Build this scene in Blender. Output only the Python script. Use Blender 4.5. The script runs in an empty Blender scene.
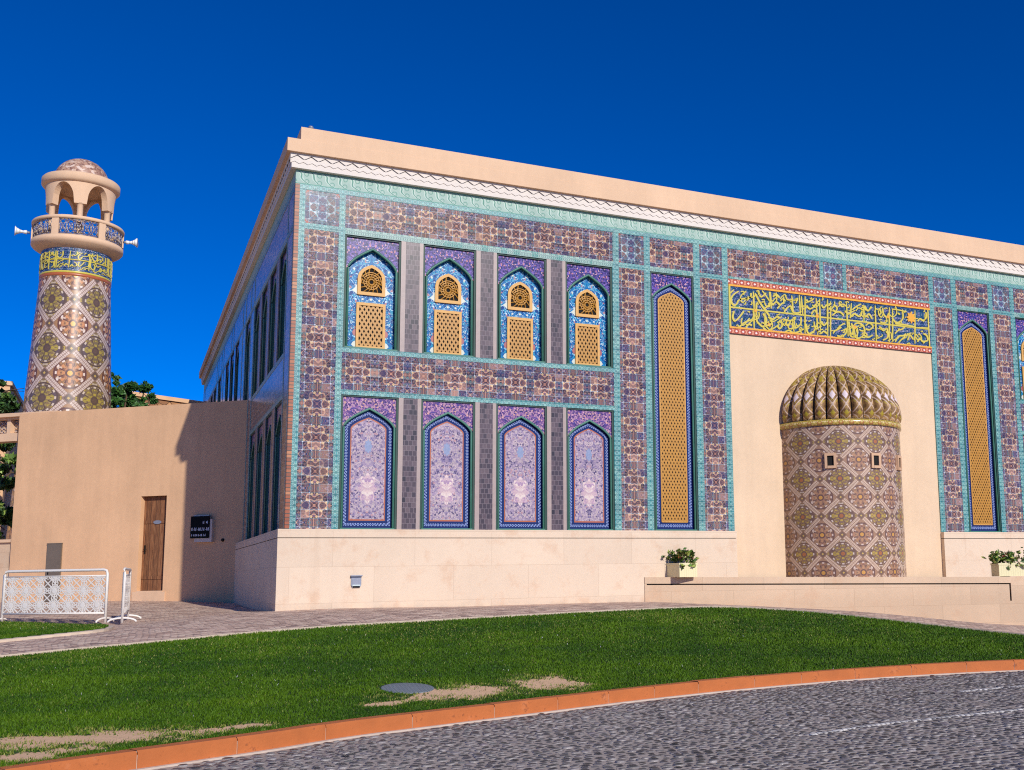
import bpy, math, random
import numpy as np
from mathutils import Matrix, Vector
random.seed(7); RNG=np.random.default_rng(11)
R=math.radians
sc=bpy.context.scene; COL=sc.collection
# ---------------------------------------------------------------- camera
cd=bpy.data.cameras.new('camera'); cam=bpy.data.objects.new('camera',cd); COL.objects.link(cam)
cd.sensor_width=36; cd.lens=36*1061.686/1024; cd.shift_x=-(647.963-512)/1024; cd.shift_y=(425.438-385)/1024
cd.clip_start=.1; cd.clip_end=4000
RT=Vector((0.89716042,-0.44143139,-0.01554091)); UP=Vector((-0.04755619,-0.13151244,0.99017316)); FW=Vector((0.43913733,0.8876051,0.13898055))
mw=Matrix((RT,UP,-FW)).transposed().to_4x4(); mw.translation=Vector((-3.29749,-25.36062,0.45335)); cam.matrix_world=mw
sc.camera=cam
# ---------------------------------------------------------------- sky, sun, exposure
SUN=Vector((.147,-1.0,.535)).normalized()
w=bpy.data.worlds.new('World'); sc.world=w; w.use_nodes=True; nt=w.node_tree
sky=nt.nodes.new('ShaderNodeTexSky'); sky.sky_type='NISHITA'; sky.sun_disc=False
sky.sun_elevation=math.asin(SUN.z); sky.sun_rotation=math.atan2(SUN.x,SUN.y)
sky.air_density=1.0; sky.dust_density=.0; sky.ozone_density=4.0; sky.altitude=5000
hs=nt.nodes.new('ShaderNodeHueSaturation'); hs.inputs['Hue'].default_value=.516; hs.inputs['Saturation'].default_value=1.35; hs.inputs['Value'].default_value=1.0
gm=nt.nodes.new('ShaderNodeGamma'); gm.inputs[1].default_value=1.0
bg=nt.nodes['Background']; bg.inputs['Strength'].default_value=.136
nt.links.new(sky.outputs[0],hs.inputs['Color']); nt.links.new(hs.outputs[0],gm.inputs[0]); nt.links.new(gm.outputs[0],bg.inputs['Color'])
sl=bpy.data.lights.new('sun','SUN'); sl.energy=3.9; sl.angle=R(.5); sl.color=(1,.945,.855)
so=bpy.data.objects.new('sun',sl); COL.objects.link(so); so.rotation_euler=(-SUN).to_track_quat('-Z','Y').to_euler(); so.location=(0,-20,40)
vs=sc.view_settings; vs.view_transform='Standard'; vs.look='None'; vs.exposure=0; vs.gamma=1; vs.use_curve_mapping=False
sc.cycles.max_bounces=6; sc.cycles.diffuse_bounces=3; sc.cycles.glossy_bounces=3; sc.cycles.caustics_reflective=False; sc.cycles.caustics_refractive=False
sc.cycles.use_denoising=False; sc.cycles.filter_width=1.1

# ---------------------------------------------------------------- node helpers
def lin(c):
    if isinstance(c,str): c=[int(c[i:i+2],16)/255 for i in (0,2,4)]
    return tuple(x/12.92 if x<=.04045 else ((x+.055)/1.055)**2.4 for x in c)+(1,)
class S:
    def __init__(s,g,k): s.g=g; s.k=k
    def _b(s,op,o,rev=False): return s.g.m(op,o,s) if rev else s.g.m(op,s,o)
    def __add__(s,o): return s._b('ADD',o)
    __radd__=__add__
    def __sub__(s,o): return s._b('SUBTRACT',o)
    def __rsub__(s,o): return s._b('SUBTRACT',o,True)
    def __mul__(s,o): return s._b('MULTIPLY',o)
    __rmul__=__mul__
    def __truediv__(s,o): return s._b('DIVIDE',o)
    def __lt__(s,o): return s._b('LESS_THAN',o)
    def __gt__(s,o): return s._b('GREATER_THAN',o)
class G:
    def __init__(g,name):
        g.mat=bpy.data.materials.new(name); g.mat.use_nodes=True; g.t=g.mat.node_tree
        g.b=g.t.nodes['Principled BSDF']
    def n(g,t): return g.t.nodes.new(t)
    def put(g,sock,v):
        if isinstance(v,S): g.t.links.new(v.k,sock)
        elif isinstance(v,(int,float)): 
            try: sock.default_value=v
            except TypeError: sock.default_value=(v,)*len(sock.default_value)
        else: sock.default_value=v
    def m(g,op,a,b=None,c=None):
        n=g.n('ShaderNodeMath'); n.operation=op; g.put(n.inputs[0],a)
        if b is not None: g.put(n.inputs[1],b)
        if c is not None: g.put(n.inputs[2],c)
        return S(g,n.outputs[0])
    def pp(g,a,s): return g.m('PINGPONG',a,s)
    def fl(g,a): return g.m('FLOOR',a)
    def fr(g,a): return g.m('FRACT',a)
    def ab(g,a): return g.m('ABSOLUTE',a)
    def mn(g,a,b): return g.m('MINIMUM',a,b)
    def mx(g,a,b): return g.m('MAXIMUM',a,b)
    def cos(g,a): return g.m('COSINE',a)
    def hyp(g,a,b): return g.m('SQRT',a*a+b*b)
    def at2(g,a,b): return g.m('ARCTAN2',a,b)
    def uv(g):
        n=g.n('ShaderNodeUVMap'); n.uv_map='UVMap'; return g.sep(S(g,n.outputs[0]))[:2]
    def uvv(g):
        n=g.n('ShaderNodeUVMap'); n.uv_map='UVMap'; return S(g,n.outputs[0])
    def obj(g): return S(g,g.n('ShaderNodeTexCoord').outputs['Object'])
    def pos(g): return S(g,g.n('ShaderNodeNewGeometry').outputs['Position'])
    def attr(g,name):
        n=g.n('ShaderNodeAttribute'); n.attribute_name=name; return S(g,n.outputs['Color']),S(g,n.outputs['Fac'])
    def sep(g,v):
        n=g.n('ShaderNodeSeparateXYZ'); g.put(n.inputs[0],v); return [S(g,o) for o in n.outputs]
    def com(g,x,y,z=0.):
        n=g.n('ShaderNodeCombineXYZ'); g.put(n.inputs[0],x); g.put(n.inputs[1],y); g.put(n.inputs[2],z); return S(g,n.outputs[0])
    def noise(g,v,s,d=2.,r=.5):
        n=g.n('ShaderNodeTexNoise'); 
        if v is not None: g.put(n.inputs['Vector'],v)
        n.inputs['Scale'].default_value=s; n.inputs['Detail'].default_value=d; n.inputs['Roughness'].default_value=r
        return S(g,n.outputs['Fac'])
    def white(g,v):
        n=g.n('ShaderNodeTexWhiteNoise'); n.noise_dimensions='3D'; g.put(n.inputs['Vector'],v); return S(g,n.outputs['Value'])
    def vor(g,v,s,edge=False,rnd=1.):
        n=g.n('ShaderNodeTexVoronoi'); n.voronoi_dimensions='3D'; g.put(n.inputs['Vector'],v); n.inputs['Scale'].default_value=s; n.inputs['Randomness'].default_value=rnd
        if edge: n.feature='DISTANCE_TO_EDGE'; return S(g,n.outputs['Distance'])
        return S(g,n.outputs['Distance']),g.sep(S(g,n.outputs['Color']))
    def ramp(g,f,stops,const=True):
        n=g.n('ShaderNodeValToRGB'); cr=n.color_ramp; cr.interpolation='CONSTANT' if const else 'LINEAR'
        while len(cr.elements)<len(stops): cr.elements.new(.5)
        for e,(p,c) in zip(cr.elements,stops): e.position=p; e.color=lin(c)
        g.put(n.inputs[0],f); return S(g,n.outputs[0])
    def mix(g,f,a,b,mode='MIX'):
        n=g.n('ShaderNodeMix'); n.data_type='RGBA'; n.blend_type=mode; g.put(n.inputs[0],f)
        for i,v in ((6,a),(7,b)):
            g.put(n.inputs[i],lin(v) if isinstance(v,(str,tuple)) else v)
        return S(g,n.outputs[2])
    def sm(g,x,a,b):
        n=g.n('ShaderNodeMapRange'); n.interpolation_type='SMOOTHSTEP'; g.put(n.inputs[0],x)
        n.inputs[1].default_value=a; n.inputs[2].default_value=b; return S(g,n.outputs[0])
    def val(g,c,k):   # brighten/darken colour by factor socket k
        n=g.n('ShaderNodeMix'); n.data_type='RGBA'; n.blend_type='MULTIPLY'; n.inputs[0].default_value=1
        g.put(n.inputs[6],c if isinstance(c,S) else lin(c)); cc=g.n('ShaderNodeCombineColor')
        for i in range(3): g.put(cc.inputs[i],k)
        g.t.links.new(cc.outputs[0],n.inputs[7]); return S(g,n.outputs[2])
    def done(g,col,rough=.5,bump=None,bs=.3,bd=.02,metal=0.,spec=.5,coat=0.):
        g.put(g.b.inputs['Base Color'],col if isinstance(col,S) else lin(col)); g.put(g.b.inputs['Roughness'],rough)
        g.b.inputs['Metallic'].default_value=metal; g.b.inputs['Specular IOR Level'].default_value=spec
        if coat: g.b.inputs['Coat Weight'].default_value=coat; g.b.inputs['Coat Roughness'].default_value=.08
        if bump is not None:
            n=g.n('ShaderNodeBump'); n.inputs['Strength'].default_value=bs; n.inputs['Distance'].default_value=bd
            g.put(n.inputs['Height'],bump); g.t.links.new(n.outputs[0],g.b.inputs['Normal'])
        return g.mat

# ---------------------------------------------------------------- materials
def stucco(name,c,var=.16,streak=.15,rough=.9,joint=None):
    g=G(name); p=g.pos(); x,y,z=g.sep(p)
    n1=g.noise(p,.55,4,.6); n2=g.noise(p,7,3,.6); n3=g.noise(g.com(x*2.2,y*2.2,z*.22),1.,4,.65); n5=g.noise(p,.22,3,.55)
    k=1.+(n1-.5)*var*2.4+(n2-.5)*var*.9+(n3-.5)*streak*1.8+(n5-.5)*var*2.
    col=g.val(c,k)
    h=g.noise(p,14,3,.6)+n2*.6
    if joint:
        jx,jz=joint; row=g.fl((z+5.)/jz); xx=(x+y)/jx+g.m('MODULO',row,2.)*.5
        e=g.mn(g.pp(xx,.5)*jx,g.pp((z+5.)/jz,.5)*jz); tone=g.white(g.com(g.fl(xx),row,3.))
        col=g.val(col,1.+(tone-.5)*.1); col=g.mix(g.sm(e,.009,.002)*.26,col,'8d7358')
        n4=g.noise(p,2.2,5,.65); col=g.mix(g.sm(n4,.50,.72)*.42,col,'c9a07e'); col=g.mix(g.sm(n3,.56,.8)*.3,col,'b99a7c')
        dirt=g.sm(z+n4*.6,.35,-.15); col=g.mix(dirt*.22,col,'a08468')
    return g.done(col,rough,h,.12,.006)
def plain(name,c,rough=.5,metal=0.,var=.1,scale=6.,spec=.5):
    g=G(name); p=g.obj(); n=g.noise(p,scale,4,.6)
    return g.done(g.val(c,1.+(n-.5)*2*var),rough,metal=metal,spec=spec)
def floral(name,P,vs,stops,line,lw=.05,rosA=None,rosB=None,grid=None,grout='b9b2b8',ga=.55,scroll=None,seed=0.,rough=.22,tint=.22,grain=.25,vary=False):
    g=G(name); u,v=g.uv(); px,py=P
    a=g.pp(u+50*px,px/2); b=g.pp(v+50*py,py/2) if py else v
    vec=g.com(a,b,seed)
    if vary:   # each copy of the panel its own painted design
        n_=g.n('ShaderNodeObjectInfo'); vec=g.com(a,b,S(g,n_.outputs['Location'])) if False else g.com(a,b,g.white(S(g,n_.outputs['Location']))*40.)
    d,(r1,r2,r3)=g.vor(vec,vs); e=g.vor(vec,vs,True)
    col=g.ramp(r1,stops)
    col=g.mix(g.sm(d*vs*.0+d,.25,.0)*.35,col,g.ramp(r2,stops))
    if line: col=g.mix(g.sm(e,lw,lw*.45),col,line)
    if scroll:
        c,sc_,k,wd=scroll; n=g.noise(vec,sc_,1.5,.5); f=g.ab(g.fr(n*k)-.5)
        col=g.mix(g.sm(f,wd,wd*.5),col,c)
    for ros,(ca,cb) in ((rosA,(a,b)),(rosB,(px/2-a,(py/2-b) if py else v))):
        if not ros: continue
        rad,kk,c1,c2,c3=ros; rr=g.hyp(ca,cb); th=g.at2(cb,ca)
        bd=rad*(.74+.26*g.cos(th*float(kk)))
        col=g.mix(rr<bd,col,c1); col=g.mix(g.ab(rr-bd)<rad*.13,col,c2)
        q=g.ab(rr-rad*.52); col=g.mix((q<rad*.13)*(g.cos(th*float(kk))>.1),col,c2)
        col=g.mix(rr<rad*.24,col,c3)
    k=1.
    if grid:
        ei=g.mn(g.pp(u,grid/2),g.pp(v,grid/2)); col=g.mix(g.sm(ei,.009,.003)*ga,col,grout)
        wn=g.white(g.com(g.fl(u/grid),g.fl(v/grid),seed)); k=1.+(wn-.5)*2*tint
    big_n=g.noise(g.com(u,v,seed+4.),.9,3,.6); fine=g.noise(g.com(u,v,seed),55,2,.6)
    k=k*(1.+(big_n-.5)*.5+(fine-.5)*grain*2)
    return g.done(g.val(col,k),rough,coat=.0)
def turquoise(name,c1,c2,c3,T=.13,light=.3):
    g=G(name); u,v=g.uv(); wn=g.white(g.com(g.fl(u/T),g.fl(v/T),1.)); n=g.noise(g.com(u,v,0.),1.1,2)
    col=g.ramp(wn*.35+n*.7,[(0,c1),(.42,c2),(.62,c3),(.78,c1),(.9,c2)])
    a=g.pp(u,T/2); b=g.pp(v,T/2); r=g.hyp(a-T/4,b-T/4); col=g.mix(g.sm(r,.035,.02)*light,col,'e8f4ee')
    d,(r1,_,_)=g.vor(g.com(a,b,2.),38); col=g.mix((r1<.28)*.55,col,'0c5a66'); col=g.mix((r1>.84)*.4,col,'c4e6de')
    e=g.mn(a,b); col=g.mix(g.sm(e,.007,.002)*.35,col,'cfe6e0')
    return g.done(g.val(col,.58+g.noise(g.com(u,v,4.),30,3,.7)*.5),.4,spec=.35)
def make_materials():
    M={}
    M['sand']=stucco('sand_plaster','dfb38a',.15,.18)
    M['peach']=stucco('peach_plaster','e0c4a4',.11,.12)
    M['stone']=stucco('limestone_socle','dcc6ad',.07,.05,.75,joint=(1.9,.82))
    M['stone_low']=stucco('terrace_limestone','d4b89a',.09,.06,.8,joint=(1.1,.5))
    M['parapet']=stucco('parapet_plaster','e0bc9a',.1,.12)
    M['white']=stucco('white_carved_plaster','e2d8cd',.05,.05)
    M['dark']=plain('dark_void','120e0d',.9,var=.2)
    def motif(name,P,cols,ring,ringc,spot,core,stem,fl2,grid,grout,seed,k1=6.,k2=4.):
        g=G(name); u,v=g.uv(); a=g.pp(u,P/2); b=g.pp(v,P/2); vec=g.com(a,b,seed); h=P/2
        wob=(g.noise(vec,9.,2)-.5)*.06; d,(r1,r2,_)=g.vor(vec,23.); e=g.vor(vec,23.,True)
        col=g.ramp(r1,cols); col=g.mix(g.sm(e,.012,.005)*.55,col,ring)
        r=g.hyp(a,b)+wob; th=g.at2(b,a)
        # second flower at the cell corner
        a2=h-a; b2=h-b; q=g.hyp(a2,b2)+wob; t2=g.at2(b2,a2); col=g.mix(q<.13+.03*g.cos(t2*8.),col,fl2[0]); col=g.mix(g.ab(q-(.12+.03*g.cos(t2*8.)))<.012,col,fl2[1]); col=g.mix(g.ab(q-.06)<.016,col,fl2[2]); col=g.mix(q<.025,col,spot)
        # large rosette of petals
        bd=.25+.045*g.cos(th*k1); col=g.mix((r<bd)*.75,col,ringc); col=g.mix((r<bd)*(r1>.72),col,cols[0][1])
        col=g.mix(g.ab(r-bd)<.017,col,ring); b3=.135+.035*g.cos(th*k2+3.14); col=g.mix(g.ab(r-b3)<.014,col,ring); col=g.mix((g.ab(g.cos(th*k1))<.16)*(r>.15)*(r<.24),col,cols[2][1])
        col=g.mix(g.hyp(a-.155,b-.125)<.034,col,spot); col=g.mix(g.hyp(a-.06,b-.26)<.028,col,spot); col=g.mix(g.hyp(a-.27,b-.07)<.026,col,spot)
        col=g.mix(r<.075,col,core[0]); col=g.mix(r<.033,col,core[1])
        col=g.mix((g.mn(a,b)<.011)*(r>.28),col,stem); col=g.mix(g.ab(a2-b2*1.)<.008,col,stem)
        _,(q1,q2,q3)=g.vor(vec,64.); _,(w1,w2,w3)=g.vor(g.com(u,v,seed),70.)
        sp=g.ramp(q1,[(0,'241a28'),(.2,'2f8a8c'),(.36,'c0703c'),(.5,'d0bcae'),(.62,'2a3c8c'),(.76,'7a5450'),(.9,'e0a468')]); col=g.mix(.2+(w1-.5)*.25,col,sp)
        tx=g.fl(u/grid+.5); ty=g.fl(v/grid+.5); wn=g.white(g.com(tx,ty,seed)); wn2=g.white(g.com(tx,ty,seed+3.))
        col=g.mix((wn2>.86)*.45,col,cols[5][1]); col=g.mix((wn2<.10)*.35,col,'d0a088')
        n=g.n('ShaderNodeNewGeometry'); pp_=S(g,n.outputs['Position']); big=g.noise(pp_,.55,3,.6); hue=g.noise(pp_,.8,2)
        col=g.mix(g.sm(hue,.5,.75)*.35,col,'b08a50','MULTIPLY') if False else g.mix(g.sm(hue,.5,.72)*.22,col,'a8804c')
        ei=g.mn(g.pp(u+grid/2,grid/2),g.pp(v+grid/2,grid/2)); col=g.mix(g.sm(ei,.010,.004)*(.15+wn*.6),col,grout); col=g.mix((g.hyp(g.pp(u+grid/2,grid/2),g.pp(v+grid/2,grid/2))<.022)*(wn2>.62),col,'c4c8d0')
        k=(1.+(wn-.5)*.4+(big-.5)*.7)*(.58+g.noise(g.com(u,v,seed),48,3,.7)*.72)
        return g.done(g.val(col,k),.17,coat=.0)
    M['field']=motif('tile_field_mauve',.79,[(0,'4c363c'),(.14,'6e5250'),(.3,'2a1c28'),(.42,'86625a'),(.56,'553e40'),(.68,'2f3868'),(.78,'966e62'),(.88,'55787c'),(.95,'6c4a6a')],'d0a286','7e544a','e6c48e',('4c2022','c87a3a'),'b8866c',('564a6c','a09cac','2a2444'),.1975,'a9b4b8',1.)
    M['square']=motif('tile_square_rosette',.80,[(0,'4a3e50'),(.14,'5f6a78'),(.3,'2a3050'),(.42,'7e6462'),(.58,'3c5c70'),(.7,'34467c'),(.8,'8c6c68'),(.9,'5c8088')],'8cb4b8','6e5458','c8d4d8',('9a4028','d08050'),'86aab4',('8a5048','b0a0b0','c05a40'),.2,'9cc0c6',3.,4.,8.)
    M['turq']=turquoise('tile_turquoise','0f8688','24a0a2','72bdb2',.13,.34)
    M['turq_pale']=turquoise('tile_turquoise_pale','86b3a6','9fc2b4','4fa498',.17,.35)
    M['teal_trim']=plain('glazed_teal_trim','3f7565',.5,var=.3,scale=3)
    M['green_dark']=plain('glazed_dark_green_trim','173f37',.55,var=.3,scale=3)
    g=G('tile_scroll_frieze'); u,v=g.uv()
    ww=(g.noise(g.com(u,v,0.),4,2)-.5)*.09; uu=u+ww; vv=v-9.97
    s=g.fr((uu+vv*.9)/.30)-.5; s2=g.ab(s*.30+.055*g.cos(vv*19.+1.)); q=g.hyp((g.fr((uu-.1)/.30)-.5)*.30,g.ab(vv)-.09)
    col=g.mix(g.noise(g.com(u,v,3.),2.2,3),'94b0a4','b2c8bc'); col=g.mix(g.sm(g.ab(q-.05),.016,.007)*.6,col,'3f8a78'); col=g.mix(g.sm(s2,.018,.008)*.8,col,'3a8472'); col=g.mix(g.sm(g.ab(s2-.035),.014,.006)*.55,col,'d4e4d8')
    col=g.mix((g.ab(vv)>.145)*.7,col,'4f9a8a')
    col=g.val(col,.85+g.noise(g.com(u,v,0.),1.2,3)*.3); M['scroll']=g.done(col,.6,spec=.3)
    V=[(0,'32246c'),(.25,'483488'),(.45,'221c54'),(.64,'6c50a0'),(.8,'c0808c'),(.87,'26347c'),(.96,'d8a8a0')]
    M['spandrel']=floral('tile_spandrel_violet',(1.36,0),26.,V,'b9a4d8',.008,scroll=('9a8ad0',6.,6.,.06),seed=2.,grain=.2)
    M['spandrel_low']=floral('tile_spandrel_plum',(1.36,0),26.,[(0,'5a3c78'),(.25,'8a5c94'),(.45,'3c2a66'),(.62,'b08a9c'),(.8,'cf9c88'),(.88,'463a86')],'c8a8c4',.008,scroll=('cfa0b0',6.,5.,.055),seed=5.,grain=.2)
    M['blue']=floral('tile_arabesque_blue',(1.36,0),22.,[(0,'0d60a0'),(.3,'1470ac'),(.5,'0b3c80'),(.7,'1c86b4'),(.86,'369cbc'),(.95,'b87c80')],'125c98',.006,scroll=('c4e0e8',5.5,7.,.085),seed=7.,grain=.2)
    M['lav']=floral('tile_panel_lavender',(1.36,0),25.,[(0,'a28ea4'),(.2,'b4a0aa'),(.4,'94829a'),(.54,'c2aeb0'),(.7,'7c6e90'),(.78,'b8a8a8'),(.88,'54486a'),(.95,'b88e90')],'c4b2b8',.010,scroll=('75647c',6.,8.,.08),seed=9.,grain=.3,vary=True)
    M['lavC']=floral('tile_medallion_cream',(1.36,0),17.,[(0,'d8c0ba'),(.3,'c8acb0'),(.55,'e0cec4'),(.75,'c9a9b4'),(.9,'a88aa4')],'f2e6de',.010,scroll=('b898ac',5.,6.,.08),seed=4.,grain=.2)
    g=G('tile_border_navy'); u,v=g.uv(); a=g.pp(u,.04); b=v-.5   # u along, v 0..1 across
    col=g.mix(g.noise(g.com(u,v,1.),20,2),'0d153e','182870'); r=g.hyp(a,b*.15)
    col=g.mix(g.sm(g.ab(r-.022),.009,.004)*.8,col,'a9b8e0'); col=g.mix(g.sm(g.hyp(.04-a,b*.15),.014,.008),col,'4a62b4')
    e=g.ab(b); col=g.mix(e>.44,col,'203a70'); M['navy']=g.done(col,.22)
    M['navy_plain']=plain('glazed_navy','131c4a',.25)
    M['tile_white']=plain('glazed_cream_tile','cfd4c8',.3); M['tile_softblue']=plain('glazed_soft_blue_tile','8a96b4',.3,var=.3,scale=20); M['tile_salmon']=plain('glazed_salmon_tile','a86464',.3,var=.25)
    M['redline']=plain('glazed_rust_line','b0603c',.35)
    g=G('tile_pilaster_plum'); u,v=g.uv(); row=g.fl(v/.125); xx=u/.098+g.m('MODULO',row,2.)*.5
    wn=g.white(g.com(g.fl(xx),row,1.)); col=g.ramp(wn,[(0,'4c3e44'),(.3,'5a4a50'),(.55,'42363e'),(.75,'645458'),(.93,'302830')])
    col=g.val(col,.8+g.noise(g.com(u,v,1.),14,3)*.4); e=g.mn(g.pp(xx,.5)*.098,g.pp(v/.125,.5)*.125); col=g.mix(g.sm(e,.009,.003)*.55,col,'8a7c80')
    M['pilaster']=g.done(col,.3)
    M['pink']=plain('pink_marble_strip','a6948e',.4,var=.18)
    g=G('brick_edge'); u,v=g.uv(); row=g.fl(v/.085); wn=g.white(g.com(row,1.,2.)); col=g.ramp(wn,[(0,'9a5030'),(.35,'a8603a'),(.6,'8c482c'),(.88,'b87850')])
    col=g.mix(g.sm(g.pp(v/.085,.5),.16,.08),col,'4a3a34'); M['brick']=g.done(col,.45)
    g=G('terracotta_diamond_border'); u,v=g.uv(); a=g.pp(u,.11); b=g.ab(v-.5)*.18
    col=g.val('b4543a',.8+g.noise(g.com(u,v,1.),9,3)*.4); col=g.mix((a+b*1.1)<.046,col,'f0d8d0'); col=g.mix(g.ab(.11-a-b*.4)<.016,col,'e09a78'); col=g.mix(b>.076,col,'7c3a2c'); M['terra']=g.done(col,.3)
    M['frieze']=floral('tile_frieze_cobalt',(.9,.8),24.,[(0,'1c3c60'),(.22,'28506e'),(.42,'1e2c54'),(.56,'3c4474'),(.66,'6a7090'),(.76,'24606a'),(.84,'8f84a0'),(.91,'b4aab0'),(.97,'3f7a50')],'55648a',.006,scroll=('6f809a',5.,5.,.08),seed=6.,grain=.3)
    M['yellow']=plain('glazed_yellow_lettering','d4c252',.28,var=.22,scale=5)
    M['orange']=plain('glazed_orange_line','eba93a',.3,var=.15)
    M['gold']=plain('gilded_wood_lattice','ba8430',.42,var=.18,scale=3)
    M['gold_frame']=plain('ochre_frame','d6a255',.5,var=.12,scale=4)
    # tower mosaics: diamond lattice.  u counts columns (one diamond wide = 1), v counts rows (one diamond high = 1)
    def diamonds(name,A,B,band,bandd,node):
        g=G(name); u,v=g.uv(); p=u+v; q=u-v; fp=g.fr(p); fq=g.fr(q); idx=g.fl(p)+g.fl(q)
        odd=g.m('ABSOLUTE',g.m('MODULO',idx,2.))
        x=(fp+fq-1.); y=(fp-fq); r=g.hyp(x,y); th=g.at2(y,x)
        def fill(base,dots,pet,pet2,cen,dark,k):
            d,(r1,r2,_)=g.vor(g.com(g.ab(x),g.ab(y),k),9.); c=g.ramp(r1,base)
            pr_=.46*(.7+.3*g.cos(th*4.)); c=g.mix(g.ab(r-pr_)<.05,c,pet); c=g.mix(((g.cos(th*8.)>.35)*(g.ab(r-.35)<.085)*(r2>.3)),c,pet2); c=g.mix((r2>.86)*.6,c,dots); c=g.mix((r2<.12)*.6,c,dark); c=g.mix(((g.cos(th*4.)>.5)*(g.ab(r-.235)<.05)),c,pet2); c=g.mix((g.cos(th*8.)<-.85)*(g.ab(r-.36)<.08),c,dark)
            c=g.mix(g.ab(r-.6)<.03,c,dark); c=g.mix((g.cos(th*12.)>.3)*(g.ab(r-.53)<.035),c,dots)
            c=g.mix(r<.17,c,dark); c=g.mix(r<.10,c,cen); return c
        col=g.mix(odd>.5,fill(*A,k=1.),fill(*B,k=2.))
        ep=g.pp(p,.5); eq=g.pp(q,.5); e=g.mn(ep,eq); along=g.m('ADD',g.mx(ep,eq),0.)
        col=g.mix(e<.088,col,bandd); col=g.mix(e<.075,col,band)
        col=g.mix((e<.075)*(g.pp(along,.03)<.006),col,bandd); col=g.mix(e<.010,col,bandd)
        nd=g.mx(ep,eq); col=g.mix(nd<.12,col,bandd); col=g.mix(nd<.095,col,node); col=g.mix(nd<.03,col,'c8a860')
        k=g.noise(g.com(u,v,1.),38,3,.7)*.55+.72; k=k*(g.noise(g.com(u,v,5.),1.7,2)*.4+.8)
        return g.done(g.val(col,k),.3)
    M['bay']=diamonds('bay_mosaic',([(0,'8a6e54'),(.3,'9c8062'),(.5,'84684e'),(.7,'ae9458'),(.85,'74594a')],'cdbcb0','a58a44','b49a48','a86a40','75594e'),
        ([(0,'967458'),(.3,'a27e64'),(.5,'8e6e58'),(.7,'ac8a68'),(.86,'80624c')],'cdb8ac','a2765e','b08462','c89448','6e5048'),'ccb29c','98765e','7a6050')
    M['shaft']=diamonds('minaret_mosaic',([(0,'8c7450'),(.3,'a08a60'),(.5,'786248'),(.7,'b89e4a'),(.85,'6a5858')],'d0bca8','a08c48','b09a48','6c5648','645046'),
        ([(0,'98704e'),(.3,'a87e58'),(.5,'8a6248'),(.7,'b88c60'),(.86,'78553e')],'e6d2c4','b97f5a','cf9060','eeb04c','6a4640'),'d2bcae','9a7c6c','6e5a50')
    g=G('ribbed_dome_mosaic'); u,v=g.uv()   # u: rib index, v: 0..1 up the dome
    a=g.ab(g.fr(u)-.5); p=g.pp(v*5.2,.5); d,(r1,_,_)=g.vor(g.com(a*1.2,g.fr(v*5.2),g.fl(v*5.2)),5.)
    col=g.ramp(r1,[(0,'8c6a42'),(.3,'a2804a'),(.5,'ae9446'),(.7,'765838'),(.85,'c49e6c')])
    col=g.mix(g.ab(a-p)<.045,col,'d0b4a0'); col=g.mix((a+(.5-p))<.2,col,'a8922c'); col=g.mix((a+p)<.10,col,'c8b0a0'); col=g.mix((g.ab(v-.29)*5.2+a<.26),col,'e4d2d4'); col=g.mix(a>.44,col,'4a3a26')
    M['ribs']=g.done(g.val(col,.62+g.noise(g.com(u*3.,v*30.,0.),3,3)*.6),.55,spec=.3)
    M['ribband']=floral('dome_band_mosaic',(.3,0),30.,[(0,'a8903c'),(.3,'c8b060'),(.55,'b07048'),(.75,'8a7840'),(.9,'e0c890')],'d8c080',.006,seed=3.)
    g=G('minaret_dome_mosaic'); p=g.pos(); d,(r1,_,_)=g.vor(p,9.); e=g.vor(p,9.,True)
    col=g.ramp(r1,[(0,'a07a68'),(.3,'b8917a'),(.55,'8a6658'),(.75,'c8a890'),(.9,'d8c0b0')]); M['slitframe']=plain('pale_stone_frame','cfa886',.7); M['mdome']=g.done(g.mix(g.sm(e,.012,.004),col,'d8c4b4'),.4)
    M['lattice_panel']=floral('balcony_panel_mosaic',(.4,0),18.,[(0,'54506a'),(.3,'8a7a72'),(.5,'3f5a96'),(.7,'b09a80'),(.9,'6a5a60')],'d0c0a8',.012,seed=8.,scroll=('d6c8b8',5.,5.,.1))
    # doors, metal
    g=G('weathered_wood'); x,y,z=g.sep(g.obj()); pl=g.fl(x/.17); wn=g.white(g.com(pl,0.,0.)); gr=g.noise(g.com(x*14.,y*3.,z*.9+wn*9.),3,4,.65)
    col=g.ramp(gr,[(.3,'5a3420'),(.5,'8a5a38'),(.68,'a87850')],False); col=g.val(col,.75+wn*.45); col=g.mix(g.sm(g.pp(x,.085),.012,.003)*.8,col,'2c1a10')
    M['wood']=g.done(col,.7,gr,.4,.01)
    M['iron']=plain('dark_iron','2c2622',.5,.6)
    M['steel']=plain('brushed_steel','7e7062',.5,.25,.2,2.5)
    M['black']=plain('black_sign_face','08090b',.6,spec=.15)
    M['letter']=plain('white_sign_marks','d8dade',.5)
    M['frame_grey']=plain('pale_sign_box','dccabb',.7)
    M['barrier']=plain('white_painted_metal','ece4da',.45,var=.06)
    M['horn']=plain('white_loudspeaker_plastic','eceae6',.4,var=.04)
    M['lamp_grey']=plain('grey_cast_metal','8f93a0',.4,.3)
    M['lampglass']=plain('frosted_glass','c8d6d4',.2)
    g=G('cream_planter'); x,y,z=g.sep(g.obj()); st=g.pp(x*1.+y,.035); col=g.mix(g.sm(st,.008,.002)*.35,'e6dcae','a09868'); M['planter']=g.done(col,.6)
    M['soil']=plain('potting_soil','3a2a1e',.95)
    g=G('leaf_green'); c,f=g.attr('Col'); M['leaf']=g.done(c,.55); g.b.inputs['Subsurface Weight'].default_value=0
    M['bark']=plain('bark','5a4634',.9,var=.3)
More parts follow.
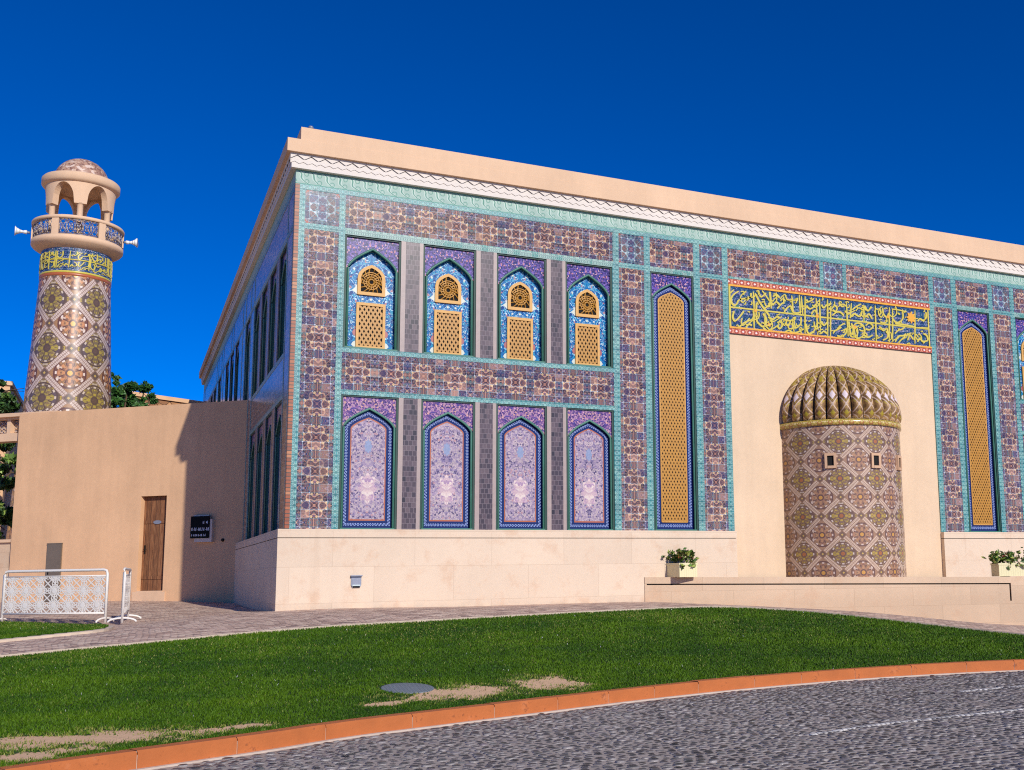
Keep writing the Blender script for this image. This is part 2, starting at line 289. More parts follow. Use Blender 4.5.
    # ground
    g=G('path_pavers'); p=g.pos(); x,y,z=g.sep(p)
    wx=x+(g.noise(p,.35,2)-.5)*.5; wy=y+(g.noise(p,.3,2)-.5)*.5
    row=g.fl(wy/.12); xx=wx/.2+g.m('MODULO',row,2.)*.5; wn=g.white(g.com(g.fl(xx),row,0.))
    e=g.mn(g.pp(xx,.5)*.2,g.pp(wy/.12,.5)*.12)
    col=g.ramp(wn,[(0,'d2b09a'),(.25,'e0c0a8'),(.5,'b89884'),(.75,'ecd0b6'),(.92,'94796c')]); col=g.val(col,.85+g.noise(p,.5,4,.6)*.34+(g.noise(p,30,3)-.5)*.3)
    col=g.mix(g.sm(e,.013,.004)*.6,col,'75635c')
    M['path']=g.done(col,.85,g.sm(e,.0,.03)+wn*.6+g.noise(p,25,2)*.4,.45,.03)
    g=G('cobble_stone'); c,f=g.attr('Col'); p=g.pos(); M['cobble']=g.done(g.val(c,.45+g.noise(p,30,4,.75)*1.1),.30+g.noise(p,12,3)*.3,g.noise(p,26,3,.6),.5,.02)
    g=G('road_bed'); p=g.pos(); x,y,z=g.sep(p); e=g.vor(p,8.,True); M['roadbed']=g.done(g.val(g.mix(g.sm(e,.05,.015),'b4a598','8c8078'),.7+g.noise(p,3,4)*.5),.9)
    g=G('orange_kerb_paint'); p=g.pos(); n=g.noise(p,3.,5,.65); n2=g.noise(p,22,3,.6); col=g.val('c46e36',.70+n*.52); col=g.mix(g.sm(n2*.6+n*.5,.62,.72)*.6,col,'7a4226'); col=g.mix(g.sm(n,.60,.78)*.45,col,'d8946c'); M['kerb']=g.done(col,.75,n2,.4,.008)
    M['mortar']=plain('pale_mortar','cbb8a8',.9,var=.2)
    M['concrete']=stucco('pale_concrete_edging','cdb9a2',.12,.0)
    M['sandsoil']=stucco('desert_sand','c8a880',.15,.0)
    g=G('lawn_soil'); c,bare=g.attr('bare'); p=g.pos(); n=g.noise(p,5.,5,.65); n1=g.noise(p,.8,4,.6); f=g.sm(bare+(n-.5)*.5,.42,.56)
    col=g.val(g.mix(g.noise(p,22,3),'22360a','34500f'),.7+n1*.6); s2=g.val('dcb48c',.8+g.noise(p,9,4,.65)*.4); M['lawn']=g.done(g.mix(f,col,s2),.95,g.noise(p,40,3),.5,.02)
    g=G('grass_blades'); c,f=g.attr('Col'); M['grass']=g.done(c,.6,spec=.25)
    g=G('manhole_checker'); x,y,z=g.sep(g.obj()); e=g.mn(g.pp(x+y,.03),g.pp(x-y,.03)); M['manhole']=g.done(g.val(g.mix(g.sm(e,.008,.014),'80898e','565e64'),.8+g.noise(g.obj(),30,3)*.4),.6)
    g=G('rough_stone'); p=g.pos(); e=g.vor(p,2.4,True); d,(r1,_,_)=g.vor(p,2.4); col=g.ramp(r1,[(0,'b08058'),(.4,'c8966a'),(.7,'a07250'),(.9,'d8a880')]); M['rough']=g.done(g.mix(g.sm(e,.06,.02),col,'6a4c38'),.95,e,.8,.1)
    return M
M=make_materials()
# ---------------------------------------------------------------- mesh helpers
class MB:
    def __init__(s): s.v=[]; s.f=[]; s.mi=[]; s.uv=[]; s.sm=[]; s.mats=[]
    def mid(s,m):
        if m not in s.mats: s.mats.append(m)
        return s.mats.index(m)
    def face(s,pts,m,uv=None,smooth=False):
        b=len(s.v); s.v+= [tuple(p) for p in pts]; s.f.append(list(range(b,b+len(pts)))); s.mi.append(s.mid(m)); s.uv.append(uv); s.sm.append(smooth)
    def mesh(s,verts,faces,m,uvs=None,smooth=False):
        b=len(s.v); s.v+=[tuple(p) for p in verts]; k=s.mid(m)
        for i,f in enumerate(faces): s.f.append([b+j for j in f]); s.mi.append(k); s.uv.append(uvs[i] if uvs else None); s.sm.append(smooth)
    def box(s,x0,x1,y0,y1,z0,z1,m,skip=''):
        v=[(x0,y0,z0),(x1,y0,z0),(x1,y1,z0),(x0,y1,z0),(x0,y0,z1),(x1,y0,z1),(x1,y1,z1),(x0,y1,z1)]
        F={'b':(3,2,1,0),'t':(4,5,6,7),'f':(0,1,5,4),'k':(2,3,7,6),'l':(3,0,4,7),'r':(1,2,6,5)}
        s.mesh(v,[F[k] for k in F if k not in skip],m)
    def prism(s,out,y0,y1,m,caps='fk'):   # outline in x,z (counter-clockwise seen from -y), extruded along y
        n=len(out); v=[(x,y0,z) for x,z in out]+[(x,y1,z) for x,z in out]
        F=[(i,(i+1)%n,n+(i+1)%n,n+i)[::-1] for i in range(n)]
        if 'f' in caps: F.append(list(range(n)))
        if 'k' in caps: F.append(list(range(2*n-1,n-1,-1)))
        s.mesh(v,F,m)
    def tube(s,pts,r,m,seg=6,closed=False,r1=None):
        P=[Vector(p) for p in pts]; n=len(P); V=[]; 
        for i,p in enumerate(P):
            d=(P[min(i+1,n-1)]-P[max(i-1,0)]).normalized(); a=d.orthogonal() if abs(d.z)>.95 else d.cross(Vector((0,0,1))); a.normalize(); b=d.cross(a)
            rr=r if r1 is None else r+(r1-r)*i/(n-1)
            V+=[p+(a*math.cos(2*math.pi*k/seg)+b*math.sin(2*math.pi*k/seg))*rr for k in range(seg)]
        F=[(i*seg+k,i*seg+(k+1)%seg,(i+1)*seg+(k+1)%seg,(i+1)*seg+k) for i in range(n-1) for k in range(seg)]
        F+=[list(range(seg))[::-1],list(range((n-1)*seg,n*seg))]
        s.mesh(V,F,m,smooth=True)
    def lathe(s,prof,cx,cy,m,n=48,a0=0.,a1=2*math.pi,uvf=None,smooth=True):
        full=abs(a1-a0-2*math.pi)<1e-6; V=[]
        for r,z in prof:
            for k in range(n+1): t=a0+(a1-a0)*k/n; V.append((cx+r*math.cos(t),cy+r*math.sin(t),z))
        F=[];U=[]
        for i in range(len(prof)-1):
            for k in range(n):
                F.append((i*(n+1)+k,i*(n+1)+k+1,(i+1)*(n+1)+k+1,(i+1)*(n+1)+k))
                if uvf:
                    q=[(k,i),(k+1,i),(k+1,i+1),(k,i+1)]; U.append([uvf(a0+(a1-a0)*kk/n,prof[ii][0],prof[ii][1],ii) for kk,ii in q])
        s.mesh(V,F,m,U if uvf else None,smooth)
    def build(s,name,parent=None,loc=(0,0,0),rotz=0,weld=False):
        me=bpy.data.meshes.new(name); me.from_pydata(s.v,[],s.f)
        for m in s.mats: me.materials.append(M[m])
        me.polygons.foreach_set('material_index',s.mi); me.polygons.foreach_set('use_smooth',s.sm)
        ul=me.uv_layers.new(name='UVMap'); V=s.v; out=[]
        for f,u in zip(s.f,s.uv):
            if u: 
                for q in u: out+= [q[0],q[1]]
                continue
            a,b,c=(Vector(V[f[i]]) for i in (0,1,2)); nn=(b-a).cross(c-a); ax=max(range(3),key=lambda i:abs(nn[i]))
            for i in f:
                p=V[i]; out+=[p[0],p[2]] if ax==1 else ([p[1],p[2]] if ax==0 else [p[0],p[1]])
        ul.data.foreach_set('uv',out)
        if weld:
            import bmesh; bm=bmesh.new(); bm.from_mesh(me); bmesh.ops.remove_doubles(bm,verts=bm.verts,dist=1e-5); bm.to_mesh(me); bm.free()
        o=bpy.data.objects.new(name,me); COL.objects.link(o); o.parent=parent; o.location=loc; o.rotation_euler=(0,0,rotz); return o
def tag(o,label,cat,group=None):
    o['label']=label; o['category']=cat
    if group: o['group']=group
    return o
def struct(o,kind='structure'): o['kind']=kind; return o
def thing(name,label,cat,loc=(0,0,0),rotz=0,group=None):
    o=bpy.data.objects.new(name,None); COL.objects.link(o); o.location=loc; o.rotation_euler=(0,0,rotz); o.empty_display_size=.3
    return tag(o,label,cat,group)
def copy_tree(o,parent,loc=None,rotz=None):
    c=o.copy(); COL.objects.link(c); c.parent=parent
    if loc is not None: c.location=loc
    if rotz is not None: c.rotation_euler=(0,0,rotz)
    for ch in o.children: copy_tree(ch,c)
    return c
def clip_seg(p,d,poly):   # line p+t d against convex ccw polygon
    t0,t1=-1e9,1e9; n=len(poly)
    for i in range(n):
        a=poly[i]; b=poly[(i+1)%n]; ex,ez=b[0]-a[0],b[1]-a[1]; nx,nz=-ez,ex
        num=(a[0]-p[0])*nx+(a[1]-p[1])*nz; den=d[0]*nx+d[1]*nz
        if abs(den)<1e-9:
            if num>0: return None
            continue
        t=num/den
        if den>0: t0=max(t0,t)
        else: t1=min(t1,t)
    return (t0,t1) if t1>t0+.01 else None

# ---------------------------------------------------------------- terrain
CTRL=np.array([(0,-.2,-.2),(4,-.2,-.22),(8,-.2,-.22),(9,-.4,-.22),(10,-.7,-.29),(12,-1.3,-.45),(15.5,-2.3,-.76),(18.7,-3.2,-1.05),(25,-3,-1.3),(35,-3,-1.4),
 (0,9.5,-.19),(-1.7,10.8,-.12),(-3,12,-.09),(-5.6,14,-.1),(-9,17,-.12),(-12,9,-.25),(-5.55,2.2,-.35),(-3.5,.4,-.41),(-3.1,2.2,-.36),(-14,-4,-.6),
 (-4.8,-6.9,-.6),(-3.5,-7,-.52),(-1.5,-6.6,-.42),(.1,-6.3,-.36),(3.5,-5.8,-.32),(6,-5,-.3),(9.5,-4.6,-.31),(12.5,-5.3,-.5),(14.5,-7,-.8),(16.5,-8,-1.0),
 (-16,-21,-1.05),(-8,-17.2,-1.05),(-4.05,-14.81,-1.05),(-2.8,-14.23,-1.05),(-1.11,-13.39,-1.05),(1.11,-12.71,-1.05),(4.13,-11.88,-1.05),(7.15,-11.54,-1.05),(10.23,-11.96,-1.05),(14,-13.5,-1.08),(22,-18,-1.1),(30,-12,-1.25),(40,-20,-1.3)],float)
def _phi(r2): return np.where(r2>1e-12,r2*np.log(r2+1e-12),0)
def _fit():
    P=CTRL[:,:2]/10; n=len(P)
    K=_phi(((P[:,None]-P[None])**2).sum(-1))+np.eye(n)*.004
    A=np.zeros((n+3,n+3)); A[:n,:n]=K; A[:n,n]=1; A[:n,n+1:]=P; A[n,:n]=1; A[n+1:,:n]=P.T
    return np.linalg.solve(A,np.concatenate([CTRL[:,2],np.zeros(3)]))
WTS=_fit()
def hgt(x,y):
    x=np.asarray(x,float); y=np.asarray(y,float)
    P=CTRL[:,:2]/10; q=np.stack([x.ravel(),y.ravel()],1)/10
    out=np.empty(len(q))
    for i in range(0,len(q),20000):
        s=q[i:i+20000]
        out[i:i+20000]=_phi(((s[:,None]-P[None])**2).sum(-1))@WTS[:-3]+WTS[-3]+s@WTS[-2:]
    return np.clip(out,-1.6,.1).reshape(x.shape)

KERB=[(-16,-21),(-11,-18.6),(-8,-17.05),(-6,-15.95),(-4.05,-14.81),(-2.8,-14.23),(-1.98,-13.87),(-1.11,-13.41),(-.06,-13.07),(1.11,-12.71),(2.58,-12.25),(4.13,-11.88),(5.61,-11.66),(7.15,-11.56),(8.7,-11.66),(10.23,-11.96),(12.2,-12.7),(15,-14.4),(20,-18.2),(26,-24)]
def catmull(P,n):
    P=[np.array(p,float) for p in P]; out=[]
    for i in range(len(P)-1):
        a=P[max(i-1,0)];b=P[i];c=P[i+1];d=P[min(i+2,len(P)-1)]
        for k in range(n): t=k/n; out.append(.5*((2*b)+(c-a)*t+(2*a-5*b+4*c-d)*t*t+(3*b-a-3*c+d)*t**3))
    out.append(P[-1]); return np.array(out)
KC=catmull(KERB,8)
def resample(C,step):
    s=np.concatenate([[0],np.cumsum(np.linalg.norm(np.diff(C,axis=0),axis=1))]); t=np.arange(0,s[-1],step); return np.stack([np.interp(t,s,C[:,k]) for k in range(C.shape[1])],1)
kerb_y=lambda x: np.interp(x,KC[:,0],KC[:,1])
ROADZ=-1.2
def grid_sheet(name,xs,ys,zf,mat,keep,bare=None,off=0.):
    X,Y=np.meshgrid(xs,ys); Z=zf(X,Y)+off; nx,ny=len(xs),len(ys)
    v=np.stack([X.ravel(),Y.ravel(),Z.ravel()],1); i=np.arange(nx*ny).reshape(ny,nx)
    f=np.stack([i[:-1,:-1],i[:-1,1:],i[1:,1:],i[1:,:-1]],-1).reshape(-1,4); c=v[f].mean(1); f=f[keep(c[:,0],c[:,1])]
    me=bpy.data.meshes.new(name); me.from_pydata(v.tolist(),[],f.tolist()); me.materials.append(M[mat]); me.polygons.foreach_set('use_smooth',[True]*len(f))
    if bare is not None:
        a=me.color_attributes.new('bare','FLOAT_COLOR','POINT'); b=bare(v[:,0],v[:,1]); a.data.foreach_set('color',np.stack([b,b,b,np.ones_like(b)],1).astype('f').ravel())
    o=bpy.data.objects.new(name,me); COL.objects.link(o); return struct(o)
def build_ground():
    m=MB(); m.face([(-1500,-1500,-1.75),(1500,-1500,-1.75),(1500,1500,-1.75),(-1500,1500,-1.75)],'sandsoil'); struct(m.build('ground'))
    grid_sheet('paved_path',np.arange(-40,45,.5),np.arange(-24,46,.5),hgt,'path',lambda x,y:(y>kerb_y(x)+.2),None,-.022)
    m=MB(); m.face([(-60,-60,ROADZ-.006),(60,-60,ROADZ-.006),(60,-10,ROADZ-.006),(-60,-10,ROADZ-.006)],'roadbed'); struct(m.build('road_bed'))
# lawn outline
EDGE=[(-14,-7.6),(-9,-7.2),(-5.18,-7.0),(-4.18,-6.93),(-3.49,-6.95),(-2.55,-6.83),(-1.51,-6.56),(.15,-6.27),(1.79,-6.01),(3.51,-5.65),(5.3,-5.1),(7.13,-4.72),(8.15,-4.66),(9.04,-4.92),(9.99,-5.65),(10.64,-6.4),(11.3,-7.3),(12.19,-8.5),(12.9,-9.7),(13.3,-10.9),(13.3,-12.1),(12.9,-12.9)]
EC=catmull(EDGE,6)
def in_poly(x,y,P):
    x=np.asarray(x);y=np.asarray(y); r=np.zeros(x.shape,bool); n=len(P)
    for i in range(n):
        x0,y0=P[i];x1,y1=P[(i+1)%n]
        if y0==y1: continue
        c=((y0>y)!=(y1>y))&(x<(x1-x0)*(y-y0)/(y1-y0)+x0); r^=c
    return r
kin=[p for p in KC if -14<=p[0]<=12.95]
LAWN=np.array([tuple(p) for p in EC]+[(p[0],p[1]-.07) for p in kin[::-1]])
LAWN2=np.array([(-9,-6.0),(-5.9,-4.55),(-5.07,-3.95),(-4.36,-3.57),(-3.75,-3.3),(-3.52,-2.9),(-3.45,-2.0),(-3.6,-.75),(-4.6,.9),(-5.6,1.7),(-9,3.6)])
BARE=[(-3.45,-13.70,.9,.32,.05),(-4.15,-13.66,.35,.24,0),(-3.92,-14.36,.5,.18,.45),(-4.5,-14.6,.5,.24,.4),(-.33,-12.48,.34,.12,.4),(.62,-12.06,.75,.36,.2),(1.93,-11.68,.45,.42,.25),(-2.2,-13.5,.38,.12,.3),(-.62,-12.6,.14,.08,0)]
def wob(x,y): return .28*np.sin(x*9.1+1.3*np.sin(y*7))+.22*np.sin(y*13.7+x*5.1)+.2*np.sin(x*21+y*17)+.16*np.sin(x*37-y*29)
def bare_f(x,y):
    b=np.zeros(np.shape(x))
    for cx,cy,rx,ry,a in BARE:
        dx,dy=x-cx,y-cy; u=(dx*math.cos(a)+dy*math.sin(a))/rx; v=(-dx*math.sin(a)+dy*math.cos(a))/ry
        b=np.maximum(b,1.12-np.sqrt(u*u+v*v)*.65+wob(x,y)*.42*(np.sqrt(u*u+v*v)<2.2))
    return np.clip(b,0,1)
MANH=(.03,-11.66)
def build_lawn():
    grid_sheet('lawn',np.arange(-14,13.6,.1),np.arange(-22,-4,.1),hgt,'lawn',lambda x,y:in_poly(x,y,LAWN),bare_f,-.004)
    grid_sheet('side_lawn',np.arange(-9,-3,.1),np.arange(-6.5,4,.1),hgt,'lawn',lambda x,y:in_poly(x,y,LAWN2),lambda x,y:np.zeros(len(x)),.03)
    # grass blades: many small leaves, denser near the road
    N=680000; lo=np.array([-14.,-21.]); hi=np.array([13.5,4.]); pts=RNG.uniform(lo,hi,(int(N*7.5),2)); x,y=pts.T
    d=np.hypot(x+3.3,y+25.36); pr=np.clip((11./d)**1.7,0,1)
    k=(in_poly(x,y,LAWN)|in_poly(x,y,LAWN2))&(RNG.random(len(x))<pr)&(bare_f(x,y)+.22*RNG.standard_normal(len(x))<.46)&(np.hypot((x-MANH[0]),(y-MANH[1]))>.35)
    x,y,d=x[k][:N],y[k][:N],d[k][:N]; n=len(x); z=hgt(x,y)-.002+.03*in_poly(x,y,LAWN2)
    patch=.5+.5*np.sin(x*.9+np.sin(y*1.3)*1.5)*np.sin(y*1.1+.7*np.sin(x*.7)); patch=np.clip(patch*.55+.25*(.5+.5*np.sin(y*2.1+.5*np.sin(x*.6))*np.sin(x*.37+1.))+.2*np.sin(x*2.3-y*3.1)*np.sin(y*2.9+x*.8),0,1); patch=patch*.75+.25*(.5+.5*np.sin(x*4.1+y*2.3)*np.sin(y*5.3-x*1.7))
    h=RNG.uniform(.012,.034,n)*(1+.3*(d-10)/15)*(.75+.5*patch); wd=RNG.uniform(.0032,.0065,n)*(d/10.)**.9
    th=RNG.uniform(0,2*np.pi,n); ln=RNG.uniform(.1,.9,n)*h; t2=RNG.uniform(0,2*np.pi,n)
    V=np.empty((n,3,3)); V[:,0]=np.stack([x-wd*np.cos(th),y-wd*np.sin(th),z],1); V[:,1]=np.stack([x+wd*np.cos(th),y+wd*np.sin(th),z],1); V[:,2]=np.stack([x+ln*np.cos(t2),y+ln*np.sin(t2),z+h],1)
    me=bpy.data.meshes.new('grass'); me.vertices.add(3*n); me.vertices.foreach_set('co',V.astype('f').ravel()); me.loops.add(3*n); me.loops.foreach_set('vertex_index',np.arange(3*n,dtype='i'))
    me.polygons.add(n); me.polygons.foreach_set('loop_start',np.arange(0,3*n,3,dtype='i')); me.polygons.foreach_set('loop_total',np.full(n,3,'i')); me.update(calc_edges=True)
    a=me.color_attributes.new('Col','FLOAT_COLOR','POINT'); g1=np.array([.027,.084,.001]); g2=np.array([.105,.200,.003]); g3=np.array([.26,.27,.06])
    mixv=np.clip(patch*1.1-.1+RNG.normal(0,.15,n),0,1)[:,None]; c=g1*(1-mixv)+g2*mixv; far=np.clip((y+9.5)/3,0,1)*np.clip(.5+.8*np.sin(x*.55+1.)*np.sin(x*1.7+y),0,1); bb=bare_f(x,y); dry=(RNG.random(n)<.012+.03*(patch>.75)+.14*far+.5*np.clip((bb-.12)/.25,0,1))[:,None]; c=np.where(dry,g3,c)*RNG.uniform(.85,1.15,n)[:,None]; c=np.where((RNG.random(n)<.0005)[:,None],.65,c)
    c=np.concatenate([np.repeat(c,3,0),np.ones((3*n,1))],1); a.data.foreach_set('color',c.astype('f').ravel()); me.materials.append(M['grass'])
    o=bpy.data.objects.new('grass',me); COL.objects.link(o); struct(o,'stuff'); tag(o,'short bright green mown grass covering the lawn','grass')
    # fallen leaf bits / tiny daisies are left to the blades; edging strips
    m=MB()
    for P,wd,off in ((EC,.11,.035),(catmull([tuple(p) for p in LAWN2[1:8]],6),.08,.03)):
        C=resample(P,.25); T=np.gradient(C,axis=0); T/=np.linalg.norm(T,axis=1)[:,None]; Nn=np.stack([-T[:,1],T[:,0]],1)
        a=C; b=C+Nn*wd if P is EC else C-Nn*wd
        za=hgt(a[:,0],a[:,1])+off; zb=hgt(b[:,0],b[:,1])+off-.01
        for i in range(len(C)-1):
            q=[(a[i][0],a[i][1],za[i]),(a[i+1][0],a[i+1][1],za[i+1]),(b[i+1][0],b[i+1][1],zb[i+1]),(b[i][0],b[i][1],zb[i])]
            m.face(q,'concrete'); m.face([(q[3][0],q[3][1],q[3][2]),(q[2][0],q[2][1],q[2][2]),(q[2][0],q[2][1],q[2][2]-.08),(q[3][0],q[3][1],q[3][2]-.08)],'concrete')
            m.face([q[0],q[1],(q[1][0],q[1][1],q[1][2]-.08),(q[0][0],q[0][1],q[0][2]-.08)],'concrete')
    struct(m.build('lawn_edging'))
def build_kerb():
    C=resample(KC,.05); T=np.gradient(C,axis=0); T/=np.linalg.norm(T,axis=1)[:,None]; Nn=np.stack([T[:,1],-T[:,0]],1)
    m=MB(); i=0; n=len(C)
    while i<n-3:
        j=min(i+int(random.uniform(16,23)),n-1); W=.19; ztop=-1.035+random.uniform(-.006,.006); 
        for a in range(i,j):
            b=a+1; g0=.004 if a==i else 0; g1=.004 if b==j else 0
            A=C[a]+T[a]*g0; B=C[b]-T[b]*g1; ax=A+Nn[a]*W; bx=B+Nn[b]*W; ch=.022
            axc=A+Nn[a]*(W-ch); bxc=B+Nn[b]*(W-ch)
            P=lambda p,z:(p[0],p[1],z)
            m.face([P(A,ztop),P(axc,ztop),P(bxc,ztop),P(B,ztop)],'kerb'); m.face([P(axc,ztop),P(ax,ztop-ch),P(bx,ztop-ch),P(bxc,ztop)],'kerb')
            m.face([P(ax,ztop-ch),P(ax,ROADZ-.1),P(bx,ROADZ-.1),P(bx,ztop-ch)],'kerb'); m.face([P(A,ztop),P(B,ztop),P(B,ztop-.2),P(A,ztop-.2)],'kerb')
            if a==i: m.face([P(A,ztop),P(A,-1.3),P(ax,-1.3),P(ax,ztop-ch)],'kerb')
            if b==j: m.face([P(B,ztop),P(bx,ztop-ch),P(bx,-1.3),P(B,-1.3)],'kerb')
        i=j
    # mortar core between stones and the pale gutter strip at the foot
    for a in range(0,n-4,4):
        b=a+4; z=-1.042
        for k0,k1,zz in ((.0,.158,z),(.0,.184,z-.028),(.186,.245,ROADZ+.012)):
            A=C[a]+Nn[a]*k0;B=C[b]+Nn[b]*k0;A1=C[a]+Nn[a]*k1;B1=C[b]+Nn[b]*k1
            m.face([(A[0],A[1],zz),(A1[0],A1[1],zz),(B1[0],B1[1],zz),(B[0],B[1],zz)],'mortar'); m.face([(A1[0],A1[1],zz),(A1[0],A1[1],-1.32),(B1[0],B1[1],-1.32),(B1[0],B1[1],zz)],'mortar')
    struct(m.build('kerb'))
def seg_dist(x,y,P):
    d=np.full(x.shape,9.)
    for (x0,y0),(x1,y1) in zip(P[:-1],P[1:]):
        dx,dy=x1-x0,y1-y0; t=np.clip(((x-x0)*dx+(y-y0)*dy)/(dx*dx+dy*dy),0,1); d=np.minimum(d,np.hypot(x-x0-t*dx,y-y0-t*dy))
    return d
def build_road():
    rows=np.arange(-21.5,-11.2,.102); X=[];Y=[];HW=[];HH=[]
    for i,r in enumerate(rows):
        x=-9+.12*(i%2)*.5
        while x<18:
            wv=random.uniform(.085,.12); X.append(x+wv/2); Y.append(r+random.uniform(-.008,.008)); HW.append(wv/2-.006); HH.append(.102/2-random.uniform(.009,.015)); x+=wv+.008
    X=np.array(X);Y=np.array(Y);HW=np.array(HW);HH=np.array(HH)
    Y=Y+.014*(X-3)**2*(.4)+.05*np.sin(X*.8)+.02*np.sin(X*2.3+Y*3); 
    k=(Y<kerb_y(X)-.31)&(Y>-21.5); X,Y,HW,HH=X[k],Y[k],HW[k],HH[k]; n=len(X)
    X=np.asarray(X); nn0=n; WR=[]
    for L_ in ([(3.15,-16.02),(3.28,-15.97),(4.49,-15.77),(6.42,-15.69),(9,-15.5)],[(7.1,-13.87),(7.39,-13.84),(8.3,-13.84),(11,-13.95)]):
        C_=resample(catmull(L_,6),.075); C_[:,1]+=.012*np.sin(C_[:,0]*5)+RNG.normal(0,.006,len(C_)); WR.append(C_)
    WR=np.concatenate(WR); X=np.concatenate([X,WR[:,0]]); Y=np.concatenate([Y,WR[:,1]]); HW=np.concatenate([HW,np.full(len(WR),.034)]); HH=np.concatenate([HH,RNG.uniform(.03,.05,len(WR))]); n=len(X)
    sl=np.gradient(.0056*(np.linspace(-9,18,271)-3)**2+.05*np.sin(np.linspace(-9,18,271)*.8),.1); ang=np.arctan(np.interp(X,np.linspace(-9,18,271),sl))+RNG.normal(0,.03,n)
    prof=[(1.,-.04),(.93,-.005),(.62,.003)]; oct_=[(1,.55),(.55,1),(-.55,1),(-1,.55),(-1,-.55),(-.55,-1),(.55,-1),(1,-.55)]
    V=np.empty((n,25,3)); hz=RNG.normal(0,.004,n); tx=RNG.normal(0,.06,n); ty=RNG.normal(0,.09,n); jit=1+RNG.normal(0,.06,(n,8,2)); idx=0; hz[nn0:]=.008; tx[nn0:]*=.3; ty[nn0:]*=.3
    for s,dz in prof:
        for q,(ox,oy) in enumerate(oct_):
            lx=ox*s*HW*jit[:,q,0]; ly=oy*s*HH*jit[:,q,1]; V[:,idx,0]=X+lx*np.cos(ang)-ly*np.sin(ang); V[:,idx,1]=Y+lx*np.sin(ang)+ly*np.cos(ang); V[:,idx,2]=ROADZ+dz+hz+lx*tx+ly*ty; idx+=1
    V[:,24]=np.stack([X,Y,ROADZ+.004+hz],1)
    f=[]
    for r in (0,1): f+=[(r*8+q,r*8+(q+1)%8,r*8+8+(q+1)%8,r*8+8+q) for q in range(8)]
    quads=(np.array(f)[None]+(np.arange(n)*25)[:,None,None]).reshape(-1,4); tris=(np.array([(16+q,16+(q+1)%8,24) for q in range(8)])[None]+(np.arange(n)*25)[:,None,None]).reshape(-1,3)
    me=bpy.data.meshes.new('road'); nv=25*n; me.vertices.add(nv); me.vertices.foreach_set('co',V.astype('f').ravel())
    me.loops.add(quads.size+tris.size); me.loops.foreach_set('vertex_index',np.concatenate([quads.ravel(),tris.ravel()]).astype('i'))
    nq,ntr=len(quads),len(tris); me.polygons.add(nq+ntr); me.polygons.foreach_set('loop_start',np.concatenate([np.arange(nq)*4,nq*4+np.arange(ntr)*3]).astype('i')); me.polygons.foreach_set('loop_total',np.concatenate([np.full(nq,4),np.full(ntr,3)]).astype('i')); me.update(calc_edges=True)
    me.polygons.foreach_set('use_smooth',[True]*(nq+ntr))
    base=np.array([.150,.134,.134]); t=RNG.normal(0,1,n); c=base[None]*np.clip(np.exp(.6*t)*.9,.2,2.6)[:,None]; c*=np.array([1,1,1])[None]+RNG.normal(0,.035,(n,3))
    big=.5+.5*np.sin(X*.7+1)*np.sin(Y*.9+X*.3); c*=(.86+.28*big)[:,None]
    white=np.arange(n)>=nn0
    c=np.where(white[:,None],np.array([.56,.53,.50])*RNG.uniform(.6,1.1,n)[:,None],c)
    a=me.color_attributes.new('Col','FLOAT_COLOR','POINT'); wv_=np.array([.85]*8+[.8]*8+[0]*8+[0.])[None,:,None]*np.where(white,.2,1.)[:,None,None]*RNG.uniform(.55,1.1,n)[:,None,None]; wv_=np.clip(wv_,0,1); dk=np.where(white,1.,.55)[:,None,None]; c=(c[:,None,:]*dk*(1-wv_)+np.array([.36,.325,.31])*wv_).reshape(-1,3)  # edge light and mortar smear painted as pale stone rims, tops darkened
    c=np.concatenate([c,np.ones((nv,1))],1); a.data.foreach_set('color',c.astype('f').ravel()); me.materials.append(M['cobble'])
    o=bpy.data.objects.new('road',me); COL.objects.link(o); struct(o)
build_ground(); build_road(); build_kerb(); build_lawn()
